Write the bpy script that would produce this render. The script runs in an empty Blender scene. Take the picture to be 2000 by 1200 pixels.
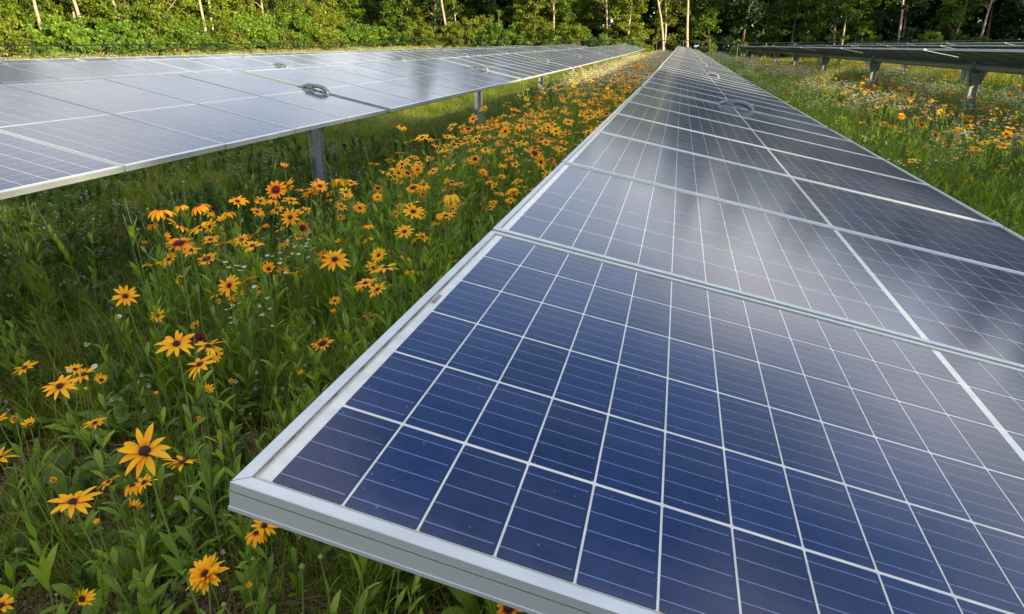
import bpy, math, random
import numpy as np
from mathutils import Vector, Matrix, Euler

R = math.radians
rng = np.random.default_rng(7)
random.seed(7)
scene = bpy.context.scene
C = scene.collection

# ------------------------------------------------------------------ camera, sky, sun, exposure
EYE = 1.8
FPX = 1294.4                      # focal length in pixels of a 2000 px wide picture
PITCH, YAW = 0.3751, 0.2346       # looking down, and to the left of the panel rows (rows run along +Y)
cam_d = bpy.data.cameras.new('camera')
cam = bpy.data.objects.new('camera', cam_d)
C.objects.link(cam)
cam.location = (0, 0, EYE)
cam.rotation_euler = (math.pi / 2 - PITCH, 0, YAW)
cam_d.sensor_width = 36
cam_d.lens = FPX / 2000 * 36
cam_d.clip_start = 0.05
cam_d.clip_end = 2000
scene.camera = cam

SUN_EL, SUN_AZ = R(11.5), R(-30)   # azimuth measured from +X towards +Y: behind the camera, to the right
sun_dir = Vector((math.cos(SUN_EL) * math.cos(SUN_AZ), math.cos(SUN_EL) * math.sin(SUN_AZ), math.sin(SUN_EL)))
sd = bpy.data.lights.new('sun', 'SUN')
sd.energy = 5.0
sd.angle = R(0.6)
sd.color = (1.0, 0.78, 0.46)
so = bpy.data.objects.new('sun', sd)
C.objects.link(so)
so.rotation_euler = sun_dir.to_track_quat('Z', 'Y').to_euler()
so.location = (30, -20, 20)

world = bpy.data.worlds.new('World')
scene.world = world
world.use_nodes = True
wn, wl = world.node_tree.nodes, world.node_tree.links
wn.clear()
sky = wn.new('ShaderNodeTexSky')
sky.sky_type = 'NISHITA'
sky.sun_disc = False
sky.sun_elevation = SUN_EL
sky.sun_rotation = math.pi / 2 - SUN_AZ
sky.air_density = 1.0
sky.dust_density = 1.6
sky.ozone_density = 2.0
tc = wn.new('ShaderNodeTexCoord')
sep = wn.new('ShaderNodeSeparateXYZ')
wl.new(tc.outputs['Generated'], sep.inputs[0])
CLOUD_Z = 11.02
def wmath(op, a, b=None, clamp=False):
    n = wn.new('ShaderNodeMath'); n.operation = op; n.use_clamp = clamp
    for k, q in enumerate((a, b)):
        if q is None: continue
        if isinstance(q, (int, float)): n.inputs[k].default_value = q
        else: wl.new(q, n.inputs[k])
    return n.outputs[0]
zpos = wmath('MAXIMUM', sep.outputs['Z'], 0.0)
den = wmath('ADD', zpos, 0.16)
cmb = wn.new('ShaderNodeCombineXYZ')          # a flat cloud layer seen in perspective
wl.new(wmath('DIVIDE', sep.outputs['X'], den), cmb.inputs['X'])
wl.new(wmath('DIVIDE', sep.outputs['Y'], den), cmb.inputs['Y'])
cmb.inputs['Z'].default_value = CLOUD_Z
nz = wn.new('ShaderNodeTexNoise')
nz.inputs['Scale'].default_value = 0.75
nz.inputs['Detail'].default_value = 7
nz.inputs['Roughness'].default_value = 0.52
wl.new(cmb.outputs[0], nz.inputs['Vector'])
cr = wn.new('ShaderNodeValToRGB')
cr.color_ramp.elements[0].position = 0.44
cr.color_ramp.elements[0].color = (0, 0, 0, 1)
cr.color_ramp.elements[1].position = 0.66
cr.color_ramp.elements[1].color = (0.9, 0.9, 0.9, 1)
wl.new(nz.outputs['Fac'], cr.inputs['Fac'])
haze = wn.new('ShaderNodeMapRange')           # pale air towards the horizon, the same all round
haze.interpolation_type = 'SMOOTHSTEP'
haze.inputs['From Min'].default_value = 0.50
haze.inputs['From Max'].default_value = 0.02
haze.inputs['To Min'].default_value = 0.0
haze.inputs['To Max'].default_value = 0.85
wl.new(sep.outputs['Z'], haze.inputs['Value'])
mixh = wn.new('ShaderNodeMixRGB')
mixh.inputs[2].default_value = (3.6, 4.3, 5.3, 1)
wl.new(haze.outputs['Result'], mixh.inputs['Fac'])
wl.new(sky.outputs['Color'], mixh.inputs[1])
mixc = wn.new('ShaderNodeMixRGB')
mixc.inputs[2].default_value = (8.3, 7.7, 6.9, 1)     # thin evening cloud, lit warm by the low sun
wl.new(cr.outputs['Color'], mixc.inputs['Fac'])
wl.new(mixh.outputs['Color'], mixc.inputs[1])
bg = wn.new('ShaderNodeBackground')
bg.inputs['Strength'].default_value = 0.10
wo = wn.new('ShaderNodeOutputWorld')
wl.new(mixc.outputs['Color'], bg.inputs['Color'])
wl.new(bg.outputs['Background'], wo.inputs['Surface'])

vs = scene.view_settings
vs.view_transform = 'Standard'
vs.look = 'None'
vs.exposure = 1.62
vs.gamma = 1.0
vs.use_curve_mapping = False

# ------------------------------------------------------------------ helpers
def unproject(px, py):
    """direction of the photograph's pixel in the world"""
    f = Vector((-math.sin(YAW) * math.cos(PITCH), math.cos(YAW) * math.cos(PITCH), -math.sin(PITCH)))
    r = Vector((math.cos(YAW), math.sin(YAW), 0))
    u = r.cross(f)
    return (f + r * ((px - 1000) / FPX) + u * ((600 - py) / FPX)).normalized()

def tag(o, label=None, cat=None, group=None, kind=None):
    if label: o['label'] = label
    if cat: o['category'] = cat
    if group: o['group'] = group
    if kind: o['kind'] = kind
    return o

def empty(name, loc, rot=(0, 0, 0)):
    o = bpy.data.objects.new(name, None)
    o.empty_display_size = 0.1
    C.objects.link(o)
    o.location = loc
    o.rotation_euler = rot
    return o

def link(name, me, parent=None, loc=(0, 0, 0), rot=(0, 0, 0), scl=(1, 1, 1)):
    o = bpy.data.objects.new(name, me)
    C.objects.link(o)
    if parent is not None: o.parent = parent
    o.location = loc
    o.rotation_euler = rot
    o.scale = scl
    return o

class MB:
    """collects vertex / face arrays, builds one mesh"""
    def __init__(s):
        s.v, s.f, s.m, s.t, s.n = [], [], [], [], 0
        s.uv = []
    def add(s, v, f, mat=0, tint=None, uv=None):
        v = np.asarray(v, float).reshape(-1, 3)
        f = np.asarray(f, int)
        s.v.append(v)
        s.f.append(f + s.n)
        s.m.append(np.full(len(f), mat))
        s.t.append(np.zeros(len(v)) if tint is None else np.broadcast_to(np.asarray(tint, float), (len(v),)))
        s.uv.append(np.zeros((len(v), 2)) if uv is None else np.asarray(uv, float))
        s.n += len(v)
        return s
    def box(s, lo, hi, mat=0):
        x0, y0, z0 = lo; x1, y1, z1 = hi
        v = [(x0, y0, z0), (x1, y0, z0), (x1, y1, z0), (x0, y1, z0), (x0, y0, z1), (x1, y0, z1), (x1, y1, z1), (x0, y1, z1)]
        f = [(0, 3, 2, 1), (4, 5, 6, 7), (0, 1, 5, 4), (1, 2, 6, 5), (2, 3, 7, 6), (3, 0, 4, 7)]
        return s.add(v, f, mat)
    def tube(s, path, rad, seg=8, mat=0, tint=None, caps=True):
        path = np.asarray(path, float)
        rad = np.broadcast_to(np.asarray(rad, float), (len(path),))
        d = np.gradient(path, axis=0)
        d /= np.linalg.norm(d, axis=1)[:, None] + 1e-9
        ref = np.array([0, 0, 1.0]) if abs(d[:, 2]).mean() < 0.8 else np.array([1.0, 0, 0])
        a = np.cross(d, ref); a /= np.linalg.norm(a, axis=1)[:, None] + 1e-9
        b = np.cross(d, a)
        th = np.linspace(0, 2 * np.pi, seg, endpoint=False)
        v = path[:, None, :] + rad[:, None, None] * (np.cos(th)[None, :, None] * a[:, None, :] + np.sin(th)[None, :, None] * b[:, None, :])
        n = len(path)
        i = np.arange(n - 1)[:, None] * seg; j = np.arange(seg)[None, :]; j2 = (j + 1) % seg
        f = np.stack([i + j, i + j2, i + seg + j2, i + seg + j], -1).reshape(-1, 4)
        tt = None if tint is None else np.repeat(np.broadcast_to(tint, (n,)), seg)
        s.add(v, f, mat, tt)
        if caps:
            for k in (0, n - 1):
                s.add(v[k], [list(range(seg)) if k else list(range(seg))[::-1]], mat, None if tint is None else np.full(seg, float(np.broadcast_to(tint, (n,))[k])))
        return s
    def mesh(s, name, mats, smooth=False, uv=False):
        me = bpy.data.meshes.new(name)
        v = np.concatenate(s.v)
        lens = np.concatenate([np.full(len(f), f.shape[1]) for f in s.f])
        loops = np.concatenate([f.ravel() for f in s.f])
        me.vertices.add(len(v))
        me.vertices.foreach_set('co', v.ravel())
        me.loops.add(len(loops))
        me.loops.foreach_set('vertex_index', loops.astype(np.int32))
        me.polygons.add(len(lens))
        st = np.concatenate([[0], np.cumsum(lens)[:-1]]).astype(np.int32)
        me.polygons.foreach_set('loop_start', st)
        me.polygons.foreach_set('material_index', np.concatenate(s.m).astype(np.int32))
        me.polygons.foreach_set('use_smooth', np.full(len(lens), bool(smooth)))
        for m in mats: me.materials.append(m)
        at = me.attributes.new('tint', 'FLOAT', 'POINT')
        at.data.foreach_set('value', np.concatenate(s.t))
        if uv:
            ul = me.uv_layers.new(name='UVMap')
            ul.data.foreach_set('uv', np.concatenate(s.uv)[loops].ravel())
        me.update(calc_edges=True)
        me.validate()
        return me

def ribbons(mb, base, az, elev, bend, L, W, prof, mat=0, fold=0.0, tint=0.0, twist=None):
    """many leaf or blade ribbons at once; prof = list of relative half widths from foot to tip"""
    base = np.asarray(base, float); N = len(base)
    az, elev, bend, L, W = [np.broadcast_to(np.asarray(q, float), (N,)) for q in (az, elev, bend, L, W)]
    K = len(prof); ds = 1.0 / (K - 1)
    hz = np.stack([np.cos(az), np.sin(az), np.zeros(N)], -1)
    sd_ = np.stack([-np.sin(az), np.cos(az), np.zeros(N)], -1)
    up = np.array([0, 0, 1.0])
    if twist is not None:
        tw = np.broadcast_to(np.asarray(twist, float), (N,))
    p = base.copy(); pts = []
    for k in range(K):
        s_ = k * ds
        e = elev - bend * s_
        dirv = hz * np.cos(e)[:, None] + up * np.sin(e)[:, None]
        nor = -hz * np.sin(e)[:, None] + up * np.cos(e)[:, None]
        side = sd_
        if twist is not None:
            side = sd_ * np.cos(tw)[:, None] + nor * np.sin(tw)[:, None]
        hw = (W * prof[k] / 2)[:, None]
        if fold:
            pts += [p - side * hw + nor * hw * fold, p.copy(), p + side * hw + nor * hw * fold]
        else:
            pts += [p - side * hw, p + side * hw]
        p = p + dirv * (L * ds)[:, None]
    cols = 3 if fold else 2
    v = np.stack(pts, 1)
    fs = []
    for k in range(K - 1):
        for c in range(cols - 1):
            fs.append([k * cols + c, k * cols + c + 1, (k + 1) * cols + c + 1, (k + 1) * cols + c])
    fs = np.array(fs)
    f = (np.arange(N)[:, None, None] * (K * cols) + fs[None]).reshape(-1, 4)
    tt = np.broadcast_to(np.asarray(tint, float), (N,)) if np.ndim(tint) < 2 else tint
    if np.ndim(tint) == 0 and tint == -1:      # gradient foot to tip
        t = np.tile(np.repeat(np.linspace(0, 1, K), cols), N)
    else:
        t = np.repeat(tt, K * cols)
    mb.add(v, f, mat, t)

# ------------------------------------------------------------------ materials
def new_mat(name):
    m = bpy.data.materials.new(name)
    m.use_nodes = True
    nt = m.node_tree
    for n in list(nt.nodes): nt.nodes.remove(n)
    out = nt.nodes.new('ShaderNodeOutputMaterial')
    return m, nt, out

def node(nt, t, **kw):
    n = nt.nodes.new(t)
    for k, v in kw.items():
        if k.startswith('i_'): n.inputs[k[2:].replace('_', ' ')].default_value = v
        else: setattr(n, k, v)
    return n

def ramp(nt, stops, interp='LINEAR'):
    r = nt.nodes.new('ShaderNodeValToRGB')
    e = r.color_ramp
    e.interpolation = interp
    while len(e.elements) < len(stops): e.elements.new(0.5)
    for el, (p, c) in zip(e.elements, stops):
        el.position = p
        el.color = (*c, 1) if len(c) == 3 else c
    return r

def leaf_mat(name, c0, c1, c2=None, trans=0.35, rough=0.5, use='rand', nscale=None, spec=0.35):
    """green tissue: colour runs c0..c1(..c2) over a random number per instance plus the tint stored per leaf"""
    m, nt, out = new_mat(name)
    L = nt.links
    at = node(nt, 'ShaderNodeAttribute', attribute_name='tint')
    oi = node(nt, 'ShaderNodeObjectInfo')
    add = node(nt, 'ShaderNodeMath', operation='MULTIPLY_ADD')
    L.new(oi.outputs['Random'], add.inputs[0]); add.inputs[1].default_value = 0.45 if use == 'rand' else 0.0
    mul = node(nt, 'ShaderNodeMath', operation='MULTIPLY'); L.new(at.outputs['Fac'], mul.inputs[0]); mul.inputs[1].default_value = 0.55 if use == 'rand' else 1.0
    L.new(mul.outputs[0], add.inputs[2])
    fac = add.outputs[0]
    if nscale:
        geo = node(nt, 'ShaderNodeNewGeometry')
        nz_ = node(nt, 'ShaderNodeTexNoise'); nz_.inputs['Scale'].default_value = nscale; nz_.inputs['Detail'].default_value = 3
        L.new(geo.outputs['Position'], nz_.inputs['Vector'])
        a2 = node(nt, 'ShaderNodeMath', operation='MULTIPLY_ADD'); L.new(nz_.outputs['Fac'], a2.inputs[0]); a2.inputs[1].default_value = 1.0
        a3 = node(nt, 'ShaderNodeMath', operation='SUBTRACT'); L.new(fac, a3.inputs[0]); a3.inputs[1].default_value = 0.5
        L.new(a3.outputs[0], a2.inputs[2]); fac = a2.outputs[0]
    st = [(0.0, c0), (1.0, c1)] if c2 is None else [(0.0, c0), (0.6, c1), (1.0, c2)]
    rp = ramp(nt, st)
    L.new(fac, rp.inputs['Fac'])
    p = node(nt, 'ShaderNodeBsdfPrincipled')
    L.new(rp.outputs['Color'], p.inputs['Base Color'])
    p.inputs['Roughness'].default_value = rough
    p.inputs['Specular IOR Level'].default_value = spec
    tr = node(nt, 'ShaderNodeBsdfTranslucent')
    hs = node(nt, 'ShaderNodeHueSaturation'); hs.inputs['Value'].default_value = 1.5; hs.inputs['Saturation'].default_value = 1.1
    L.new(rp.outputs['Color'], hs.inputs['Color'])
    L.new(hs.outputs['Color'], tr.inputs['Color'])
    mx = node(nt, 'ShaderNodeMixShader'); mx.inputs[0].default_value = trans
    L.new(p.outputs[0], mx.inputs[1]); L.new(tr.outputs[0], mx.inputs[2])
    L.new(mx.outputs[0], out.inputs['Surface'])
    return m

def plain_mat(name, col, rough=0.5, metal=0.0, spec=0.5, noise=0.0, nscale=20, bump=0.0):
    m, nt, out = new_mat(name)
    L = nt.links
    p = node(nt, 'ShaderNodeBsdfPrincipled')
    p.inputs['Base Color'].default_value = (*col, 1)
    p.inputs['Roughness'].default_value = rough
    p.inputs['Metallic'].default_value = metal
    p.inputs['Specular IOR Level'].default_value = spec
    if noise:
        tc_ = node(nt, 'ShaderNodeTexCoord')
        n = node(nt, 'ShaderNodeTexNoise'); n.inputs['Scale'].default_value = nscale; n.inputs['Detail'].default_value = 6
        L.new(tc_.outputs['Object'], n.inputs['Vector'])
        rp = ramp(nt, [(0.3, tuple(c * (1 - noise) for c in col)), (0.7, tuple(min(1, c * (1 + noise * 0.6)) for c in col))])
        L.new(n.outputs['Fac'], rp.inputs['Fac'])
        L.new(rp.outputs['Color'], p.inputs['Base Color'])
        rr = node(nt, 'ShaderNodeMapRange'); rr.inputs['To Min'].default_value = max(0, rough - 0.1); rr.inputs['To Max'].default_value = min(1, rough + 0.12)
        L.new(n.outputs['Fac'], rr.inputs['Value']); L.new(rr.outputs['Result'], p.inputs['Roughness'])
        if bump:
            b = node(nt, 'ShaderNodeBump'); b.inputs['Strength'].default_value = bump; b.inputs['Distance'].default_value = 0.01
            L.new(n.outputs['Fac'], b.inputs['Height']); L.new(b.outputs['Normal'], p.inputs['Normal'])
    L.new(p.outputs[0], out.inputs['Surface'])
    return m

GLASS_ROUGH = 0.145
def cell_mat():
    m, nt, out = new_mat('solar_cell_silicon')
    L = nt.links
    uv = node(nt, 'ShaderNodeUVMap', uv_map='UVMap')
    sx = node(nt, 'ShaderNodeSeparateXYZ'); L.new(uv.outputs['UV'], sx.inputs[0])
    # five tinned ribbons across each cell, along the long side of the module
    m5 = node(nt, 'ShaderNodeMath', operation='MULTIPLY'); L.new(sx.outputs['Y'], m5.inputs[0]); m5.inputs[1].default_value = 5
    fr = node(nt, 'ShaderNodeMath', operation='FRACT'); L.new(m5.outputs[0], fr.inputs[0])
    sb = node(nt, 'ShaderNodeMath', operation='SUBTRACT'); L.new(fr.outputs[0], sb.inputs[0]); sb.inputs[1].default_value = 0.5
    ab = node(nt, 'ShaderNodeMath', operation='ABSOLUTE'); L.new(sb.outputs[0], ab.inputs[0])
    lt = node(nt, 'ShaderNodeMath', operation='LESS_THAN'); L.new(ab.outputs[0], lt.inputs[0]); lt.inputs[1].default_value = 0.024
    gx = node(nt, 'ShaderNodeMath', operation='LESS_THAN'); L.new(sx.outputs['X'], gx.inputs[0]); gx.inputs[1].default_value = 0.955
    rib = node(nt, 'ShaderNodeMath', operation='MULTIPLY'); L.new(lt.outputs[0], rib.inputs[0]); L.new(gx.outputs[0], rib.inputs[1])
    # crystal grain
    tcn = node(nt, 'ShaderNodeTexCoord')
    vo = node(nt, 'ShaderNodeTexVoronoi'); vo.inputs['Scale'].default_value = 90
    L.new(tcn.outputs['Object'], vo.inputs['Vector'])
    gr = node(nt, 'ShaderNodeSeparateColor'); L.new(vo.outputs['Color'], gr.inputs[0])
    oi = node(nt, 'ShaderNodeObjectInfo')
    at = node(nt, 'ShaderNodeAttribute', attribute_name='tint')
    ad = node(nt, 'ShaderNodeMath', operation='ADD'); L.new(oi.outputs['Random'], ad.inputs[0]); L.new(at.outputs['Fac'], ad.inputs[1])
    frc = node(nt, 'ShaderNodeMath', operation='FRACT'); L.new(ad.outputs[0], frc.inputs[0])
    mm = node(nt, 'ShaderNodeMath', operation='MULTIPLY_ADD'); L.new(gr.outputs[0], mm.inputs[0]); mm.inputs[1].default_value = 0.4
    m6 = node(nt, 'ShaderNodeMath', operation='MULTIPLY'); L.new(frc.outputs[0], m6.inputs[0]); m6.inputs[1].default_value = 0.6
    L.new(m6.outputs[0], mm.inputs[2])
    rp = ramp(nt, [(0.0, (0.003, 0.011, 0.050)), (1.0, (0.006, 0.022, 0.105))])
    L.new(mm.outputs[0], rp.inputs['Fac'])
    mc = node(nt, 'ShaderNodeMixRGB'); L.new(rib.outputs[0], mc.inputs[0]); L.new(rp.outputs['Color'], mc.inputs[1]); mc.inputs[2].default_value = (0.10, 0.155, 0.30, 1)
    # settled dust, thicker towards the module edge, and tiny specks
    geo = node(nt, 'ShaderNodeNewGeometry')
    n1 = node(nt, 'ShaderNodeTexNoise'); n1.inputs['Scale'].default_value = 3.5; n1.inputs['Detail'].default_value = 8; L.new(geo.outputs['Position'], n1.inputs['Vector'])
    r1 = ramp(nt, [(0.42, (0, 0, 0)), (0.8, (0.075, 0.075, 0.075))]); L.new(n1.outputs['Fac'], r1.inputs['Fac'])
    v2 = node(nt, 'ShaderNodeTexVoronoi'); v2.inputs['Scale'].default_value = 45; L.new(geo.outputs['Position'], v2.inputs['Vector'])
    r2 = ramp(nt, [(0.0, (0.5, 0.5, 0.5)), (0.06, (0.16, 0.16, 0.16)), (0.09, (0, 0, 0))]); L.new(v2.outputs['Distance'], r2.inputs['Fac'])
    am = node(nt, 'ShaderNodeMath', operation='ADD'); L.new(r1.outputs['Color'], am.inputs[0]); L.new(r2.outputs['Color'], am.inputs[1])
    ms = node(nt, 'ShaderNodeMapping'); ms.inputs['Scale'].default_value = (1.2, 26.0, 1.0); L.new(geo.outputs['Position'], ms.inputs['Vector'])
    n4 = node(nt, 'ShaderNodeTexNoise'); n4.inputs['Scale'].default_value = 1.0; n4.inputs['Detail'].default_value = 6; L.new(ms.outputs['Vector'], n4.inputs['Vector'])
    r4 = ramp(nt, [(0.5, (0, 0, 0)), (0.85, (0.07, 0.07, 0.07))]); L.new(n4.outputs['Fac'], r4.inputs['Fac'])
    am4 = node(nt, 'ShaderNodeMath', operation='ADD'); L.new(am.outputs[0], am4.inputs[0]); L.new(r4.outputs['Color'], am4.inputs[1]); am = am4
    md = node(nt, 'ShaderNodeMixRGB'); L.new(am.outputs[0], md.inputs[0]); L.new(mc.outputs['Color'], md.inputs[1]); md.inputs[2].default_value = (0.30, 0.31, 0.34, 1)
    p = node(nt, 'ShaderNodeBsdfPrincipled'); L.new(md.outputs['Color'], p.inputs['Base Color'])
    n3 = node(nt, 'ShaderNodeTexNoise'); n3.inputs['Scale'].default_value = 1.2; n3.inputs['Detail'].default_value = 5; L.new(geo.outputs['Position'], n3.inputs['Vector'])
    rr = node(nt, 'ShaderNodeMapRange'); rr.inputs['To Min'].default_value = GLASS_ROUGH - 0.05; rr.inputs['To Max'].default_value = GLASS_ROUGH + 0.08
    L.new(n3.outputs['Fac'], rr.inputs['Value']); L.new(rr.outputs['Result'], p.inputs['Roughness'])
    p.inputs['IOR'].default_value = 1.52
    p.inputs['Sheen Weight'].default_value = 0.015; p.inputs['Sheen Roughness'].default_value = 0.35
    L.new(p.outputs[0], out.inputs['Surface'])
    return m

def backsheet_mat():
    m, nt, out = new_mat('backsheet_under_glass')
    L = nt.links
    tcn = node(nt, 'ShaderNodeTexCoord')
    sx = node(nt, 'ShaderNodeSeparateXYZ'); L.new(tcn.outputs['Object'], sx.inputs[0])
    n1 = node(nt, 'ShaderNodeTexNoise'); n1.inputs['Scale'].default_value = 30; n1.inputs['Detail'].default_value = 8; L.new(tcn.outputs['Object'], n1.inputs['Vector'])
    rp = ramp(nt, [(0.3, (0.42, 0.46, 0.50)), (0.7, (0.58, 0.61, 0.62))]); L.new(n1.outputs['Fac'], rp.inputs['Fac'])
    # grime that collects against the frame
    ax = node(nt, 'ShaderNodeMath', operation='ABSOLUTE'); L.new(sx.outputs['X'], ax.inputs[0])
    ay = node(nt, 'ShaderNodeMath', operation='ABSOLUTE'); L.new(sx.outputs['Y'], ay.inputs[0])
    dx = node(nt, 'ShaderNodeMath', operation='SUBTRACT'); dx.inputs[0].default_value = 0.9925 - 0.014; L.new(ax.outputs[0], dx.inputs[1])
    dy = node(nt, 'ShaderNodeMath', operation='SUBTRACT'); dy.inputs[0].default_value = 0.496 - 0.014; L.new(ay.outputs[0], dy.inputs[1])
    mn = node(nt, 'ShaderNodeMath', operation='MINIMUM'); L.new(dx.outputs[0], mn.inputs[0]); L.new(dy.outputs[0], mn.inputs[1])
    mr = node(nt, 'ShaderNodeMapRange'); mr.inputs['From Min'].default_value = 0.0005; mr.inputs['From Max'].default_value = 0.0075; mr.inputs['To Min'].default_value = 1.0; mr.inputs['To Max'].default_value = 0.0
    L.new(mn.outputs[0], mr.inputs['Value'])
    mg0 = node(nt, 'ShaderNodeMath', operation='MULTIPLY'); L.new(mr.outputs['Result'], mg0.inputs[0]); L.new(n1.outputs['Fac'], mg0.inputs[1])
    mg = node(nt, 'ShaderNodeMath', operation='MULTIPLY', use_clamp=True); L.new(mg0.outputs[0], mg.inputs[0]); mg.inputs[1].default_value = 1.7
    mc = node(nt, 'ShaderNodeMixRGB'); L.new(mg.outputs[0], mc.inputs[0]); L.new(rp.outputs['Color'], mc.inputs[1]); mc.inputs[2].default_value = (0.05, 0.035, 0.02, 1)
    p = node(nt, 'ShaderNodeBsdfPrincipled'); L.new(mc.outputs['Color'], p.inputs['Base Color'])
    p.inputs['Roughness'].default_value = GLASS_ROUGH
    L.new(p.outputs[0], out.inputs['Surface'])
    return m

M = {}
M['cell'] = cell_mat()
M['sheet'] = backsheet_mat()
M['under'] = plain_mat('module_underside', (0.42, 0.43, 0.42), 0.6, noise=0.15)
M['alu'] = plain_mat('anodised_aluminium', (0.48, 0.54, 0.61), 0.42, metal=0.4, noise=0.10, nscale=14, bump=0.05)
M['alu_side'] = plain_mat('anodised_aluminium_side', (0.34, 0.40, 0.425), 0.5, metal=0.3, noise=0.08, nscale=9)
M['galv'] = plain_mat('galvanised_steel', (0.28, 0.325, 0.345), 0.42, metal=0.55, noise=0.28, nscale=26, bump=0.08)
M['galv_dark'] = plain_mat('dark_bearing_housing', (0.10, 0.13, 0.16), 0.38, metal=0.3, noise=0.2)
M['hoop'] = plain_mat('grey_cast_hoop', (0.16, 0.195, 0.235), 0.4, metal=0.4, noise=0.2)
M['hole'] = plain_mat('slot_shadow', (0.01, 0.01, 0.01), 0.9)
M['ink'] = plain_mat('label_ink', (0.12, 0.12, 0.13), 0.4)
M['fence'] = plain_mat('black_coated_wire', (0.012, 0.014, 0.016), 0.4)

M['grass'] = leaf_mat('meadow_grass', (0.060, 0.110, 0.010), (0.155, 0.225, 0.016), (0.31, 0.30, 0.04), trans=0.3, nscale=0.9)
M['grass_dry'] = leaf_mat('dry_grass', (0.09, 0.06, 0.025), (0.30, 0.22, 0.10), trans=0.3)
M['forb'] = leaf_mat('forb_leaf', (0.090, 0.165, 0.015), (0.190, 0.300, 0.028), (0.31, 0.37, 0.045), trans=0.35, rough=0.55)
M['weed'] = leaf_mat('weed_leaf', (0.042, 0.095, 0.018), (0.085, 0.165, 0.028), (0.16, 0.22, 0.035), trans=0.3, rough=0.5)
M['stem'] = leaf_mat('flower_stem', (0.09, 0.16, 0.03), (0.20, 0.28, 0.08), trans=0.1)
M['stem_brown'] = leaf_mat('brown_stem', (0.06, 0.035, 0.02), (0.14, 0.09, 0.05), trans=0.1)
M['white'] = leaf_mat('white_ray', (0.62, 0.66, 0.62), (0.78, 0.80, 0.76), trans=0.3)
M['pink'] = leaf_mat('clover_head', (0.45, 0.32, 0.42), (0.6, 0.52, 0.58), trans=0.2)
M['cone_y'] = plain_mat('yellow_disc', (0.55, 0.32, 0.02), 0.8)
M['cone'] = plain_mat('brown_cone', (0.028, 0.010, 0.006), 0.75, noise=0.4, nscale=400, bump=0.6)
M['sepal'] = leaf_mat('sepal_green', (0.05, 0.11, 0.03), (0.10, 0.17, 0.05), trans=0.2)

def petal_mat(name, stops):
    m, nt, out = new_mat(name)
    L = nt.links
    at = node(nt, 'ShaderNodeAttribute', attribute_name='tint')
    rp = ramp(nt, stops)
    L.new(at.outputs['Fac'], rp.inputs['Fac'])
    oi = node(nt, 'ShaderNodeObjectInfo')
    hr = node(nt, 'ShaderNodeMapRange'); hr.inputs['To Min'].default_value = 0.486; hr.inputs['To Max'].default_value = 0.510; L.new(oi.outputs['Random'], hr.inputs['Value'])
    hs = node(nt, 'ShaderNodeHueSaturation'); L.new(hr.outputs['Result'], hs.inputs['Hue']); L.new(rp.outputs['Color'], hs.inputs['Color'])
    p = node(nt, 'ShaderNodeBsdfPrincipled'); L.new(hs.outputs['Color'], p.inputs['Base Color']); p.inputs['Roughness'].default_value = 0.6
    p.inputs['Specular IOR Level'].default_value = 0.25
    tr = node(nt, 'ShaderNodeBsdfTranslucent'); L.new(hs.outputs['Color'], tr.inputs['Color'])
    mx = node(nt, 'ShaderNodeMixShader'); mx.inputs[0].default_value = 0.3
    L.new(p.outputs[0], mx.inputs[1]); L.new(tr.outputs[0], mx.inputs[2]); L.new(mx.outputs[0], out.inputs['Surface'])
    return m
M['petal'] = petal_mat('orange_ray', [(0.0, (0.50, 0.12, 0.004)), (0.22, (0.92, 0.42, 0.006)), (1.0, (0.96, 0.53, 0.010))])
M['petal_bi'] = petal_mat('rust_and_orange_ray', [(0.0, (0.07, 0.008, 0.003)), (0.24, (0.18, 0.022, 0.004)), (0.42, (0.85, 0.28, 0.006)), (1.0, (0.93, 0.42, 0.01))])
M['petal_red'] = petal_mat('rust_red_ray', [(0.0, (0.06, 0.008, 0.004)), (0.7, (0.17, 0.022, 0.006)), (1.0, (0.62, 0.14, 0.01))])

def bark(name, a, b):
    return plain_mat(name, a, 0.85, spec=0.2, noise=0.45, nscale=5, bump=0.5)
M['bark'] = bark('grey_brown_bark', (0.13, 0.10, 0.075), None)
M['bark_pale'] = bark('pale_bark', (0.36, 0.30, 0.23), None)
M['crown'] = leaf_mat('tree_leaf', (0.036, 0.082, 0.008), (0.092, 0.160, 0.011), (0.17, 0.23, 0.018), trans=0.3, nscale=0.25)
M['crown_y'] = leaf_mat('yellow_green_leaf', (0.065, 0.108, 0.010), (0.14, 0.19, 0.014), (0.22, 0.25, 0.03), trans=0.35)
M['crown_d'] = leaf_mat('dark_shaded_leaf', (0.012, 0.034, 0.010), (0.024, 0.058, 0.016), trans=0.2)  # shade of the inner and right hand wood put into the leaf colour
M['shrub'] = leaf_mat('shrub_leaf', (0.050, 0.115, 0.011), (0.105, 0.20, 0.016), (0.17, 0.26, 0.024), trans=0.35)

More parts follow.
